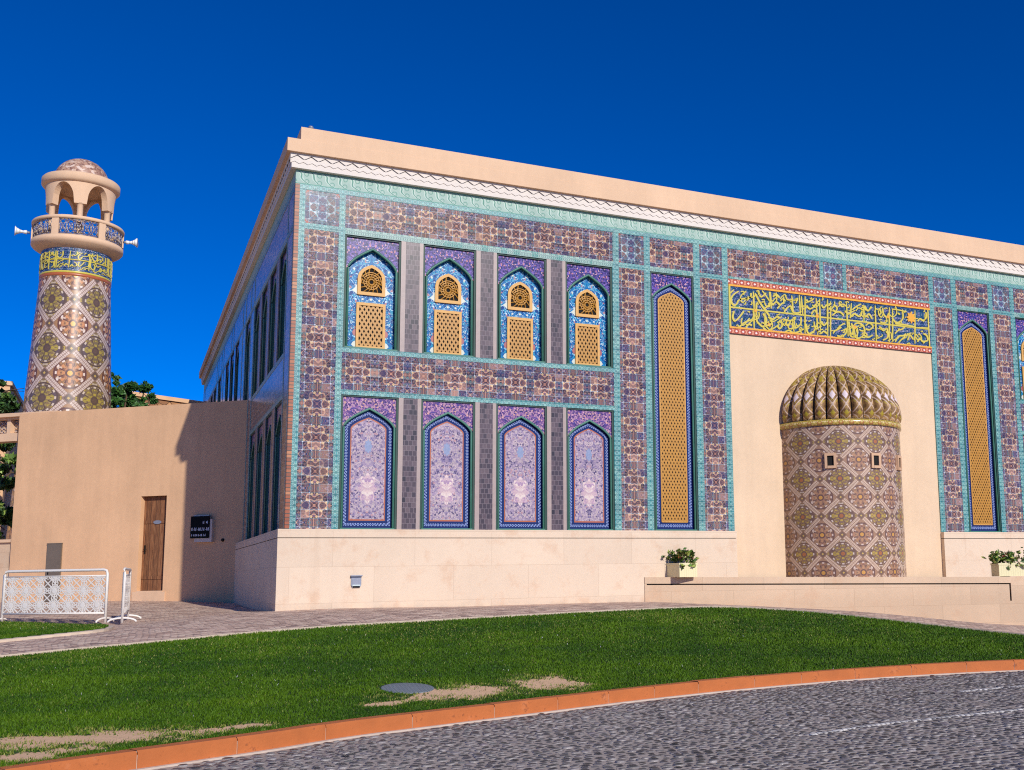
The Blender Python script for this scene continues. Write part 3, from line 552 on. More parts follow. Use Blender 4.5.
# ---------------------------------------------------------------- the mosque
BW=31.1; Z0,L1,B1a,B1b,U0,U1,T0,T1,T2,T3=1.6,4.78,4.90,5.80,5.92,8.70,8.86,9.68,9.80,10.145
WC=[1.86,3.77,5.675,7.565]; WH=.68
def facade_rects(side):
    L=[]
    def r(u0,u1,z0,z1,m,d=0.): L.append((u0,u1,z0,z1,m,d))
    P=-.006
    r(0,.1,Z0,T2,'brick',P); r(.1,.235,Z0,T0,'turq',P); r(.235,1.03,Z0,T0-.14,'field'); r(.235,1.03,T0-.14,T0,'turq',P); r(1.03,1.17,Z0,T0,'turq',P)
    e=[1.17]+[x for c in WC for x in (c-WH,c+WH)]+[8.26]
    for i in range(0,len(e),2):
        a,b=e[i],e[i+1]
        for z0,z1 in ((Z0,L1),(U0,U1)):
            if b-a>.3: r(a,a+.115,z0,z1,'pink',-.004); r(a+.115,b-.09,z0,z1,'pilaster'); r(b-.09,b,z0,z1,'pink',-.004)
            elif b-a>.002: r(a,b,z0,z1,'turq',P)
    r(1.17,8.26,L1,B1a,'turq',P); r(1.17,8.26,B1a,B1b,'field'); r(1.17,8.26,B1b,U0,'turq',P); r(1.17,8.26,U1,T0,'turq_pale',P)
    def col(a,b,c,d): r(a,b,Z0,T0,'turq',P); r(b,c,Z0,T0-.14,'field'); r(b,c,T0-.14,T0,'turq',P); r(c,d,Z0,T0,'turq',P)
    col(8.26,8.44,9.2,9.385); r(9.385,10.745,8.72,T0,'turq_pale',P); col(10.745,10.95,11.68,11.87)
    for k,(a,b,m) in enumerate([(.1,.235,'turq'),(.235,1.03,'square'),(1.03,1.17,'turq'),(1.17,8.26,'field'),(8.26,8.44,'turq'),(8.44,9.2,'square'),(9.2,9.385,'turq'),(9.385,10.745,'field'),(10.745,10.95,'turq'),(10.95,11.68,'square'),(11.68,11.87,'turq'),(11.87,15.06,'field'),(15.06,15.2,'turq')]):
        r(a,b,T0,T1,m,P if m=='turq' else 0.)
    L+= [(BW-u1,BW-u0,z0,z1,m,d) for u0,u1,z0,z1,m,d in L]
    r(15.2,15.9,T0,T1,'square'); r(.1,BW-.1,T1,T2,'turq',P); r(0,BW,T2,T3,'scroll',-.004)
    if side=='front': r(11.87,19.23,8.79,T0,'turq_pale',P)
    else:   # side wall: three more slots instead of the plaster bay
        xs=[11.87]+[x for c in (13.6,15.55,17.5) for x in (c-WH,c+WH)]+[19.23]
        for i in range(0,len(xs),2): r(xs[i],xs[i+1],Z0,8.72,'field')
        r(11.87,19.23,8.72,T0,'turq',P)
    return L
def facade(name,side,parent):
    m=MB()
    for u0,u1,z0,z1,mt,d in facade_rects(side):
        if side!='front': u1=min(u1,BW-.012)
        if u1-u0<.003: continue
        k=len(m.f); m.box(u0,u1,d,.295,z0,z1,mt,'k')
        if mt in ('field','square'):
            f=m.f[k+2]; uc=(u0+u1)/2; zc=(z0+z1)/2 if z1-z0<1.2 else z0+.55; m.uv[k+2]=[(m.v[j][0]-uc,m.v[j][2]-zc) for j in f]
    return m.build(name,parent)
def arch(hw,zs,za,n=10):   # right spring -> apex -> left spring
    c=(hw,zs+.42*(za-zs)); R_=[]
    for i in range(n+1): t=i/n; R_.append(((1-t)**2*hw+2*t*(1-t)*c[0]*.93,(1-t)**2*zs+2*t*(1-t)*c[1]+t*t*za))
    return R_+[(-x,z) for x,z in R_[-2::-1]]
def bars(m,poly,y0,y1,sp,wd,mat,ang=60):
    cx=sum(p[0] for p in poly)/len(poly); cz=min(p[1] for p in poly)
    for s in (1,-1):
        d=(math.cos(R(ang)),s*math.sin(R(ang))); nrm=(-d[1],d[0])
        step=sp; k=-120
        while k<120:
            p=(cx+nrm[0]*k*step,cz+nrm[1]*k*step); t=clip_seg(p,d,poly); k+=1
            if not t: continue
            a=(p[0]+d[0]*t[0],p[1]+d[1]*t[0]); b=(p[0]+d[0]*t[1],p[1]+d[1]*t[1]); w_=wd/2
            q=[(a[0]-nrm[0]*w_,a[1]-nrm[1]*w_),(b[0]-nrm[0]*w_,b[1]-nrm[1]*w_),(b[0]+nrm[0]*w_,b[1]+nrm[1]*w_),(a[0]+nrm[0]*w_,a[1]+nrm[1]*w_)]
            dy=.004 if s>0 else 0
            m.prism(q,y0+dy,y1+dy,mat,'f')
def spandrel(m,A,hw,H,y0,y1,mat,soffit):
    n=len(A)
    for i in range(n-1):
        (x0,z0),(x1,z1)=A[i],A[i+1]
        m.face([(x1,y0,z1),(x0,y0,z0),(x0,y0,H),(x1,y0,H)],mat); m.face([(x0,y0,z0),(x1,y0,z1),(x1,y1,z1),(x0,y1,z0)],soffit)
    zs=A[0][1]
    for s in (1,-1):
        x0,x1=sorted((s*hw,s*(WH-.05))); m.box(x0,x1,y0,y1,0,zs,'teal_trim','k'); m.face([(x0,y0,zs),(x1,y0,zs),(x1,y0,H),(x0,y0,H)],mat)
def frame_outer(H):
    m=MB(); t=.05
    m.box(-WH,-WH+t,.03,.3,0,H,'green_dark'); m.box(WH-t,WH,.03,.3,0,H,'green_dark'); m.box(-WH+t,WH-t,.03,.3,H-t*.7,H,'green_dark'); m.box(-WH+t,WH-t,.03,.3,0,t*.8,'teal_trim')
    return m
def frame_molding(A,name,parent,r=.032,y=.075,mat='teal_trim'):
    m=MB(); m.tube([(A[0][0],y,.04)]+[(x,y,z) for x,z in A]+[(A[-1][0],y,.04)],r,mat,6); return m.build(name,parent)
def upper_window(parent,x,z):
    H=U1-U0; A=arch(.585,1.98,2.50); o=frame_outer(H).build('arched_window',parent,(x,0,z))
    m=MB(); spandrel(m,A,.585,H-.035,.085,.22,'spandrel','teal_trim'); m.build('spandrel',o); frame_molding(A,'arch_moulding',o)
    m=MB(); m.box(-.63,.63,.22,.26,.04,2.55,'blue','k')
    for q in (1,-1):
        for k,(pts,mt) in enumerate((([(.335,1.37),(.46,1.47),(.40,1.52),(.335,1.62)],'tile_white'),([(.35,.02),(.45,.12),(.41,.19),(.35,.22)],'tile_white'),([(.35,.33),(.41,.36),(.43,.42),(.41,.48),(.35,.52)],'tile_salmon'))):
            P_=[(q*x_,z_) for x_,z_ in pts]; m.prism(P_ if q>0 else P_[::-1],.213,.22,mt,'f')
    for x_,z_ in ((-.42,2.0),(.42,2.0),(-.2,2.28),(.2,2.28),(0,1.26),(-.2,1.26),(.2,1.26)): m.prism(ring_poly(x_,z_,.02,.04,5),.214,.22,'tile_white','f')
    m.build('tile_panel',o)
    m=MB(); oc=[(-.35,.04),(.35,.04),(.35,1.17),(-.35,1.17)]; ic=[(-.285,.10),(.285,.10),(.285,1.1),(-.285,1.1)]
    m.box(-.35,-.285,.165,.22,.04,1.17,'gold_frame'); m.box(.285,.35,.165,.22,.04,1.17,'gold_frame'); m.box(-.285,.285,.165,.22,.04,.10,'gold_frame'); m.box(-.285,.285,.165,.22,1.1,1.17,'gold_frame')
    m.box(-.285,.285,.212,.2195,.1,1.1,'dark'); bars(m,ic,.185,.205,.09,.045,'gold'); m.build('lattice_shutter',o)
    m=MB(); AO=[(.335,1.62),(.335,1.78),(.31,1.90),(.235,2.0),(.12,2.08),(0,2.13)]; AO+=[(-x_,z_) for x_,z_ in AO[-2::-1]]; AI=[(.255,1.64),(.255,1.77),(.235,1.87),(.175,1.95),(.09,2.01),(0,2.05)]; AI+=[(-x_,z_) for x_,z_ in AI[-2::-1]]
    AO=[(.335,1.36),(.335,1.45),(.335,1.5)]+AO+[(-.335,1.5),(-.335,1.45),(-.335,1.36)]; AI=[(.255,1.44),(.255,1.5),(.255,1.55)]+AI+[(-.255,1.55),(-.255,1.5),(-.255,1.44)]
    for i in range(len(AO)-1):
        a,b,c,d=AO[i],AO[i+1],AI[i+1],AI[i]; m.face([(b[0],.165,b[1]),(a[0],.165,a[1]),(d[0],.165,d[1]),(c[0],.165,c[1])][::-1],'gold_frame')
        m.face([(a[0],.165,a[1]),(b[0],.165,b[1]),(b[0],.22,b[1]),(a[0],.22,a[1])],'gold_frame'); m.face([(d[0],.165,d[1]),(c[0],.165,c[1]),(c[0],.22,c[1]),(d[0],.22,d[1])],'gold_frame')
    m.prism([(-.335,1.36),(.335,1.36),(.255,1.44),(-.255,1.44)],.165,.22,'gold_frame','f')
    m.prism([(p[0],p[1]) for p in AI],.212,.2195,'dark','f')
    for rr in (.07,.13,.19,.24): m.tube([(rr*math.cos(t)*1.0,.195,1.70+rr*math.sin(t)) for t in np.linspace(-.2 if rr>.2 else 0,math.pi+.2 if rr>.2 else 2*math.pi,16)],.017,'gold',5)
    for k in range(16):
        t=2*math.pi*k/16+.15; c=clip_seg((0,1.70),(math.cos(t),math.sin(t)),AI); 
        if c: e=c[1]; m.tube([(.05*math.cos(t),.195,1.70+.05*math.sin(t)),(e*.55*math.cos(t+.25),.195,1.70+e*.55*math.sin(t+.25)),(e*math.cos(t),.195,1.70+e*math.sin(t))],.016,'gold',5)
    m.build('grille',o); o.scale=(1,.8,1); return o
def border_strip(m,A,hw,zb,wd,y,mat):   # strip of width wd inside the outline hw/arch, down the sides and across the bottom; UV runs along it
    out=[(x,z) for x,z in A]; path=[(-hw,zb),(hw,zb)]+out; k=(hw-wd)/hw
    AI=arch(hw-wd,A[0][1]-.02,max(z for _,z in A)-wd*1.18,(len(A)-1)//2); inner=[(-hw+wd,zb+wd),(hw-wd,zb+wd)]+AI
    path.append(path[0]); inner.append(inner[0]); s=0
    for i in range(len(path)-1):
        a,b,c,d=path[i],path[i+1],inner[i+1],inner[i]; l=math.hypot(b[0]-a[0],b[1]-a[1])
        nseg=max(1,int(l/.5)) 
        for q in range(nseg):
            t0,t1=q/nseg,(q+1)/nseg; lp=lambda u,v,t:(u[0]+(v[0]-u[0])*t,u[1]+(v[1]-u[1])*t); A0,A1,D0,D1=lp(a,b,t0),lp(a,b,t1),lp(d,c,t0),lp(d,c,t1)
            m.face([(A0[0],y,A0[1]),(A1[0],y,A1[1]),(D1[0],y,D1[1]),(D0[0],y,D0[1])],mat,[(s+l*t0,0),(s+l*t1,0),(s+l*t1,1),(s+l*t0,1)])
        s+=l
    return inner
def lower_window(parent,x,z):
    H=L1-Z0; A=arch(.60,2.42,2.88); o=frame_outer(H).build('blind_arch',parent,(x,0,z))
    m=MB(); spandrel(m,A,.60,H-.035,.085,.20,'spandrel_low','teal_trim'); m.build('spandrel',o); frame_molding(A,'arch_moulding',o,.03)
    m=MB(); m.box(-.63,.63,.2,.26,.04,2.92,'navy_plain','k'); inn=border_strip(m,A,.60,.04,.172,.196,'navy'); m.build('tile_border',o)
    m=MB(); I=inn[:-1]; m.prism([(p[0]*.985,p[1]) for p in I[1:]]+[(I[0][0]*.985,I[0][1])],.19,.2,'redline','f')
    J=[(x_*.925,.225+(z_-.19)*.974) for x_,z_ in I]; m.prism(J[1:]+[J[0]],.186,.2,'lav','f')
    med=[]
    for t in np.linspace(0,2*math.pi,33)[:-1]: k=1+.16*math.cos(8*t); med.append((.20*k*math.sin(t)*-1,.98+.34*k*math.cos(t)*-1))
    m.prism(med[::-1] if False else [(-x_,z_) for x_,z_ in med],.184,.19,'lavC','f')
    m.prism([(x_*.42,1.98+(z_-.98)*.45) for x_,z_ in [(-a,b) for a,b in med]],.184,.19,'tile_softblue','f')
    m.build('tile_panel',o); o.scale=(1,.62,1); return o
def tall_window(parent,x,z):
    H=8.72-Z0; A=arch(.595,6.38,6.84); o=frame_outer(H).build('tall_window',parent,(x,0,z))
    m=MB(); spandrel(m,A,.595,H-.035,.085,.20,'spandrel','teal_trim'); m.build('spandrel',o); frame_molding(A,'arch_moulding',o,.03)
    m=MB(); m.box(-.63,.63,.2,.26,.04,6.9,'dark','k'); inn=border_strip(m,A,.595,.04,.205,.196,'navy'); m.build('tile_border',o)
    m=MB(); I=inn[1:-1]+[inn[0]]; m.prism(I,.190,.199,'dark','f')
    for a,b in zip(I,I[1:]+I[:1]): m.tube([(a[0],.185,a[1]),(b[0],.185,b[1])],.02,'gold_frame',5)
    bars(m,I,.168,.19,.084,.046,'gold'); m.build('lattice_screen',o); o.scale=(1,.55,1); return o
def strokes_geo(m,data,y,mat,wmax,mapf,tk=.02):
    for j_,P in enumerate(data):
        tk=.014+(j_*37%100)*.00014
        P=[np.array(p) for p in P]
        C=catmull(P,5) if len(P)>2 else np.array([P[0]+(P[1]-P[0])*t for t in (0,.5,1)])
        T=np.gradient(C,axis=0); T/=np.linalg.norm(T,axis=1)[:,None]+1e-9; n=len(C); Lr=[];Rr=[]
        for i in range(n):
            a=math.atan2(T[i][1],T[i][0]); wd=wmax*(.62+.38*abs(math.sin(a-R(35)))); 
            if i in (0,n-1): wd*=.55
            Nn=np.array([-T[i][1],T[i][0]])*wd/2; Lr.append(C[i]+Nn); Rr.append(C[i]-Nn)
        for i in range(n-1):
            q=[Rr[i],Rr[i+1],Lr[i+1],Lr[i]]; f=[mapf(p[0],p[1],y-tk) for p in q]; b=[mapf(p[0],p[1],y) for p in q]
            m.face(f,mat); m.face([f[0],b[0],b[1],f[1]],mat); m.face([f[2],b[2],b[3],f[3]],mat)
STR="34 126 23 119 13 110 8 99 11 87 19 83 27 89 33 99 47 105 64 108 73 113 76 125;3 115 18 129;45 117 59 129;83 130 84 75;90 124 103 101 119 81 136 62;138 135 140 107 131 92 117 82;99 133 109 117 127 131;141 135 142 85;16 66 11 48 17 37 29 45 43 61 49 69;20 17 33 21 45 32 59 40 76 47 82 60 81 74;53 20 64 31 75 29;83 74 82 18;92 98 91 48 101 35 112 29 122 39 124 54 113 68;130 59 147 54 159 62 170 61;112 26 128 17 146 26 169 41;149 121 161 129 172 121;148 96 160 107 173 98;186 126 187 104;215 132 218 85;242 137 244 80;249 133 252 75;262 134 257 21;302 133 303 20;314 132 313 36;343 133 338 18;163 87 178 103 187 107;186 79 198 93 210 99 218 82 235 81 247 87;266 125 272 119 284 124 293 131;266 107 277 98 292 105 300 115;282 81 292 94 301 93;246 70 243 49 227 36 216 39 216 55;164 42 173 53 178 39 169 28 161 37;187 47 199 40 208 56;183 17 201 26 215 20 233 24 254 35;263 51 265 29 274 22 289 31 299 50;317 64 326 52 338 63;315 26 325 34 337 28;320 115 328 106 339 117;342 129 338 15;354 128 348 10;412 131 413 26;431 131 425 86;477 130 475 78;520 132 518 17;359 108 369 117 377 110 371 99 360 103;358 85 374 97 389 98 401 89;384 128 396 117 409 123;433 110 449 122 468 132;422 83 438 98 460 92 470 111;480 128 492 113 506 128;482 92 495 103 507 89;374 43 387 57 403 66;373 25 388 24 404 33 410 49;359 37 374 43 390 52;418 73 420 47 426 32 433 48 427 68;433 48 438 28 453 24 469 33 476 47 471 65 452 71 437 64;480 65 496 75 508 65 495 54 480 55;472 36 488 30 507 39;575 132 568 22;587 128 581 23;676 132 669 25;626 130 628 101;536 123 541 111 531 102;549 127 551 109 563 100 572 114;537 82 552 80 566 89;587 97 598 87 614 89 626 103 626 127;606 117 616 113;594 82 627 82 672 78;684 98 694 107 707 103 721 115 719 131;679 77 726 80;536 66 548 56 561 63 563 37 543 25;592 50 606 62 623 68 636 80;591 24 605 43 625 47 635 54;604 22 621 37 637 43;640 33 651 50 663 38;679 31 690 45 699 35 720 40 717 55 704 60"
STROKES=[[(int(a)/100,int(b)/100) for a,b in zip(s.split()[::2],s.split()[1::2])] for s in STR.split(';')]
def ring_poly(cx,cz,r0,r1,n,ph=0.):
    return [(cx+(r0 if k%2 else r1)*math.cos(2*math.pi*k/(2*n)+ph),cz+(r0 if k%2 else r1)*math.sin(2*math.pi*k/(2*n)+ph)) for k in range(2*n)]
def build_mosque():
    T=thing('mosque','long mosque building clad in turquoise and mauve mosaic tile above a pale stone base','mosque')
    m=MB(); m.box(.3,BW,.3,BW,-1.9,10.9,'sand'); m.box(11.87,19.23,.03,.3,-1.6,7.19,'peach','kb'); m.build('wall',T)
    facade('tiled_facade','front',T); fs=facade('tiled_side_wall','side',T); fs.rotation_euler=(0,0,-math.pi/2); fs.location=(0,BW,0)
    # stone base
    m=MB()
    def socle(x0,x1,y0,y1,front):
        m.box(x0,x1,y0,y1,-1.9,1.393,'stone'); m.box(x0,x1,y0,y1,1.41,1.602,'stone')
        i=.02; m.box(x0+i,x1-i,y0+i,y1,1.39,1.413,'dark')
    socle(-.16,11.87,-.11,.3,1); m.build('stone_base',T)
    m=MB(); socle(19.23,BW+.16,-.11,.3,1); m.build('stone_base',T); m=MB(); socle(-.16,.3,.301,BW,0); m.build('stone_base',T)
    # cornice
    m=MB(); ZZ=T3
    def zig(x0,x1,o,zlo,amp,per,ztop):
        n=int((x1-x0)/per*2); per=(x1-x0)/n
        for i in range(n):
            a=x0+i*per; b=a+per; za=zlo+(amp if i%2 else 0); zb=zlo+(0 if i%2 else amp)
            yield [(a,za),(b,zb),(b,ztop),(a,ztop)]
    def side(fn,L0,L1_):
        for (o,zlo,amp,per,zt,o2) in ((-.136,10.25,.05,.20,10.36,-.12),(-.152,10.36,.10,.32,10.50,-.136)):
            for q in zig(L0,L1_,o,zlo,amp,per,zt):
                m.face([fn(x,o,z) for x,z in q],'white'); (a,za),(b,zb)=q[0],q[1]
                m.face([fn(a,o,za),fn(b,o,zb),fn(b,o2,zb),fn(a,o2,za)],'white')
    fr=lambda x,y,z:(x,y,z); lf=lambda x,y,z:(y,BW-x,z)
    side(fr,-.152,BW+.15); side(lf,0,BW+.152)
    m.box(-.12,BW+.12,-.12,.3,ZZ+.002,10.49,'white'); m.box(-.12,.3,.3,BW,ZZ+.002,10.49,'white'); m.build('carved_cornice',T)
    m=MB(); m.box(-.24,BW+.24,-.24,.32,10.5,10.82,'parapet'); m.box(-.24,.32,.32,BW+.24,10.5,10.82,'parapet')
    m.box(.06,BW-.06,-.232,.42,10.82,11.13,'parapet'); m.box(.06,.42,.42,BW,10.82,11.13,'parapet'); m.box(BW-.4,BW,.42,BW-.4,10.5,11.13,'parapet'); m.box(.42,BW,BW-.4,BW,10.5,11.13,'parapet'); m.build('parapet',T)
    m=MB(); m.lathe([(.05,11.13),(.05,11.18),(.07,11.19),(.05,11.24),(.0,11.25)],.3,-.08,'lamp_grey',10); m.build('roof_light',T)
    # windows
    up=upper_window(T,WC[0],U0); lo=lower_window(T,WC[0],Z0); ta=tall_window(T,10.065,Z0)
    for c in WC[1:]+[BW-c for c in WC]: copy_tree(up,T,(c,0,U0)); copy_tree(lo,T,(c,0,Z0))
    copy_tree(ta,T,(BW-10.065,0,Z0))
    for c in WC+[BW-c for c in WC]: copy_tree(up,T,(0,c,U0),-math.pi/2); copy_tree(lo,T,(0,c,Z0),-math.pi/2)
    for c in (10.065,13.6,15.55,17.5,BW-10.065): copy_tree(ta,T,(0,c,Z0),-math.pi/2)
    # calligraphy frieze
    x0,z0=11.87,7.19; X1=19.23
    m=MB(); m.box(x0,X1,-.004,.3,z0,8.79,'frieze','k')
    for a,b in ((7.19,7.345),(8.63,8.79)):
        mid=(a+b)/2; n=12
        m.box(x0,X1,-.016,0,a,b,'terra','k'); k=len(m.f)-5
        for i in range(k,len(m.f)): m.uv[i]=[(m.v[j][0],(m.v[j][2]-a)/(b-a)) for j in m.f[i]]
    fb=m.build('calligraphy_frieze',T)
    m=MB(); mp=lambda u,v,y:(x0+u,y,z0+v); rq=random.Random(5); DIA=[]
    m.box(x0,X1,-.026,-.003,7.345,7.395,'orange'); m.box(x0,X1,-.026,-.003,8.575,8.63,'orange'); m.box(x0,x0+.06,-.024,-.003,7.395,8.575,'yellow'); m.box(X1-.11,X1-.06,-.024,-.003,7.395,8.575,'yellow')
    m.box(x0+.06,X1-.11,-.018,-.003,z0+.745,z0+.79,'yellow')
    m.build('yellow_border',fb)
    m=MB(); strokes_geo(m,STROKES,-.004,'yellow',.064,mp)
    EX=[]
    for s_ in STROKES:
        if len(s_)<3: continue
        c_=np.mean(np.array(s_),0); dx_=rq.choice((-.2,.17,.24)); zc_=.45 if c_[1]<.76 else 1.09
        q_=[(min(max(c_[0]+dx_+(a-c_[0])*.75,.12),7.15),min(max(zc_+(b-c_[1])*.75-(c_[1]-zc_)*.6,.2 if zc_<.7 else .82),.72 if zc_<.7 else 1.36)) for a,b in s_]; EX.append(q_)
    strokes_geo(m,EX,-.004,'yellow',.045,mp)
    for k in range(120):
        x_=rq.uniform(.15,7.1); z_=rq.choice((rq.uniform(.22,.68),rq.uniform(.86,1.32))); t_=rq.uniform(-.6,1.2); l_=rq.uniform(.05,.14); DIA.append([(x_,z_),(x_+l_*math.cos(t_)*.6+.02,z_+l_*.2),(x_+l_*math.cos(t_),z_+l_*math.sin(t_))])
    strokes_geo(m,DIA,-.004,'yellow',.042,mp); m.build('lettering',fb)
    m=MB()
    for cx,cz,rr in ((18.46,8.26,.2),(12.75,7.93,.06),(14.9,7.98,.07),(16.25,7.75,.08),(17.55,8.2,.06),(13.2,7.55,.07)): m.prism(ring_poly(cx,cz,rr*.6,rr,8),-.03,-.003,'orange','f')
    m.build('rosette',fb)
    # ribbed half-round tower
    cx,cy,r=15.46,.2,1.93; a0,a1=math.pi-.02,2*math.pi+.02; ph=R(-122)
    uvf=lambda t,rr,z,i:((t-ph)/R(32.73)+.5,(z-4.04)/1.035)
    m=MB(); m.lathe([(r,-1.6),(r,4.50)],cx,cy,'bay',72,a0,a1,uvf); bay=m.build('round_tower',T)
    m=MB(); m.lathe([(r,4.5),(r+.05,4.51),(r+.05,4.66),(r,4.67)],cx,cy,'ribband',72,a0,a1,lambda t,rr,z,i:(t*2,z)); m.build('mosaic_band',bay)
    nr=33; per=10; N=int(nr/2*per)+4; prof=[]
    for i in range(21):
        q=i/20; 
        if q<.12: s=q/.12; rr=1.93+.055*math.sin(s*math.pi/2); z=4.66+.22*s
        else: s=(q-.12)/.88*math.pi/2; rr=1.985*math.cos(s)**1.06 if s<math.pi/2-1e-6 else 0.0; z=4.88+1.64*math.sin(s)
        prof.append((max(rr,.02),z))
    V=[];nn=nr*per
    ks=range(nn//2-2,nn+3)
    for i,(rr,z) in enumerate(prof):
        for k in ks:
            t=2*math.pi*k/nn; fr_=(k%per)/per; bulge=math.sqrt(max(0,1-(2*fr_-1)**2)); rb=rr*(.885+.125*bulge) if i>0 else rr*(.955+.02*bulge)
            V.append((cx+rb*math.cos(t),cy+rb*math.sin(t),z))
    c=len(ks); F=[];U=[]
    for i in range(len(prof)-1):
        for j in range(c-1):
            F.append((i*c+j,i*c+j+1,(i+1)*c+j+1,(i+1)*c+j)); k=ks[j]; U.append([(k/per,i/20),((k+1)/per-(1e-4),i/20),((k+1)/per-1e-4,(i+1)/20),(k/per,(i+1)/20)])
    m=MB(); m.mesh(V,F,'ribs',U,True); m.build('ribbed_dome',bay)
    for ang in (-129,-90.3,-57):
        t=R(ang); m=MB(); w2,h2=.09,.14
        m.box(-w2,w2,-.006,.05,-h2,h2,'dark')
        m.box(-w2-.07,-w2,-.05,.06,-h2-.07,h2+.07,'slitframe'); m.box(w2,w2+.07,-.05,.06,-h2-.07,h2+.07,'slitframe'); m.box(-w2,w2,-.05,.06,h2,h2+.07,'slitframe'); m.box(-w2,w2,-.06,.06,-h2-.07,-h2,'slitframe')
        m.build('slit_window',bay,(cx+(r+.01)*math.cos(t),cy+(r+.01)*math.sin(t),3.5),t+math.pi/2)
    # wall light on the stone base
    m=MB(); m.prism([(-.115,-.07),(-.085,-.13),(.085,-.13),(.115,-.07),(.115,.13),(-.115,.13)],-.03,.0,'lamp_grey'); m.box(-.13,.13,-.09,0,.13,.155,'lamp_grey'); m.box(-.085,.085,-.034,-.028,-.06,.06,'lamp_grey'); m.box(-.09,.09,-.05,-.03,-.09,-.06,'lampglass')
    m.box(-.08,.08,-.033,-.029,-.128,-.095,'black'); m.build('wall_lamp',T,(1.6,-.111,.385))
    return T
build_mosque()
# ---------------------------------------------------------------- minaret
def build_minaret():
    cx,cy=-5.66,26.; FA=R(-87.4)
    T=thing('minaret','round mosaic minaret with diamond pattern, arcaded balcony and small dome behind the sand wall','minaret',(cx,cy,0))
    rad=lambda z:1.66-(z-8.)*(.36/6.9)
    uvf=lambda t,rr,z,i:((t-FA)/R(72)+1.,(z-11.3)/2.14+.5)
    m=MB(); m.lathe([(rad(z),z) for z in np.linspace(-.4,13.5,8)],0,0,'shaft',96,R(93),R(453),uvf); m.build('shaft',T)
    m=MB(); rb=rad(14.1)
    m.lathe([(rad(13.5),13.5),(rb+.03,13.52),(rb+.03,14.80)],0,0,'frieze',96,R(93),R(453),lambda t,rr,z,i:(t*1.42,z)); band=m.build('inscription_band',T)
    m=MB()
    for z,h in ((13.53,.09),(14.08,.06),(14.66,.08)): m.lathe([(rb+.03,z),(rb+.055,z+.01),(rb+.055,z+h-.01),(rb+.03,z+h)],0,0,'yellow',96)
    m.lathe([(rb+.03,13.40),(rb+.05,13.41),(rb+.05,13.53),(rb+.03,13.54)],0,0,'redline',96); m.build('yellow_border',band)
    m=MB(); rr=rb+.035
    def mp0(u,v,y):
        t=FA+(u-3.6)/7.2*2*math.pi*.96; z=13.64+v/1.45*1.0; r_=rr-(y+.0)*1; return (r_*math.cos(t),r_*math.sin(t),z)
    half=[s for s in STROKES]; strokes_geo(m,[[(a*.5+o,(b-.1)*1.0) for a,b in s] for o in (0,3.6) for s in half],-.004,'yellow',.05,lambda u,v,y:mp0(u,v,y)); m.build('lettering',band)
    # balcony
    m=MB(); m.lathe([(rb,14.62),(1.5,14.70),(1.72,14.84),(1.79,14.93),(1.79,15.10),(1.62,15.10)],0,0,'parapet',72); m.lathe([(1.62,15.03),(0,15.03)],0,0,'parapet',72)
    m.lathe([(1.60,15.80),(1.80,15.80),(1.81,15.90),(1.78,15.95),(1.60,15.95),(1.60,15.80)],0,0,'parapet',72)
    for k in range(6):
        t=FA+R(30+60*k); m.lathe([(1.62,15.08),(1.62,15.81)],0,0,'parapet',3,t-R(4.6),t+R(4.6)); m.lathe([(1.79,15.08),(1.79,15.81)],0,0,'parapet',3,t-R(4.6),t+R(4.6))
        for s in (-1,1): a=t+s*R(4.6); c,s_=math.cos(a),math.sin(a); m.face([(1.62*c,1.62*s_,15.08),(1.79*c,1.79*s_,15.08),(1.79*c,1.79*s_,15.81),(1.62*c,1.62*s_,15.81)][::s],'parapet')
    m.lathe([(rb-.2,14.62),(rb,14.62)],0,0,'parapet',48); bal=m.build('balcony',T)
    for k in range(6):
        t0=FA+R(60*k); m=MB(); P=lambda a,z:((1.72)*math.cos(t0+a),(1.72)*math.sin(t0+a),z); A=R(25.4)
        for z in (15.14,15.77): m.tube([P(a,z) for a in np.linspace(-A,A,12)],.03,'lattice_panel',5)
        for i in range(5):
            c=-A+A*2*(i+.5)/5
            for rr_ in (.115,.22): m.tube([P(c+rr_/1.76*.62*math.cos(q),15.455+rr_*1.3*math.sin(q)) for q in np.linspace(0,2*math.pi,13)],.017,'lattice_panel',4)
            for d in (-1,1): m.tube([P(c-d*A/5,15.14),P(c,15.455),P(c+d*A/5,15.77)],.017,'lattice_panel',4)
            m.tube([P(c-A/5,15.14),P(c-A/5,15.77)],.02,'lattice_panel',4)
        m.build('lattice_panel',bal)
    for k in range(6):
        t=FA+R(60*k); m=MB(); m.lathe([(.16,15.03),(.16,15.12),(.12,15.15),(.12,16.55),(.15,16.60),(.19,16.66)],1.22*math.cos(t),1.22*math.sin(t),'parapet',14); m.build('column',T)
    m=MB(); n=180; r0,r1=1.1,1.39; low=[]
    for k in range(n+1):
        a=((k/n*360)+30)%60-30; b=(60-abs(a)*2)/2   # a: angle from nearest column; b: from the middle of the opening
        q=b/20.; low.append(16.62 if q>=1 else 16.62+.93*math.sqrt(1-q*q)**.9)
    V=[]
    for k in range(n+1):
        t=FA+2*math.pi*k/n
        for r_,z in ((r1,low[k]),(r1,17.66),(r0,17.66),(r0,low[k])): V.append((r_*math.cos(t),r_*math.sin(t),z))
    F=[]
    for k in range(n):
        for a,b in ((0,1),(2,3),(3,0)): F.append((k*4+a,(k+1)*4+a,(k+1)*4+b,k*4+b))
    m.mesh(V,F,'parapet'); m.lathe([(1.1,17.6),(0,17.6)],0,0,'parapet',48); m.lathe([(1.38,17.58),(1.47,17.62),(1.54,17.70),(1.54,17.94),(1.49,18.0),(1.0,18.04)],0,0,'parapet',72); m.build('arcade',T)
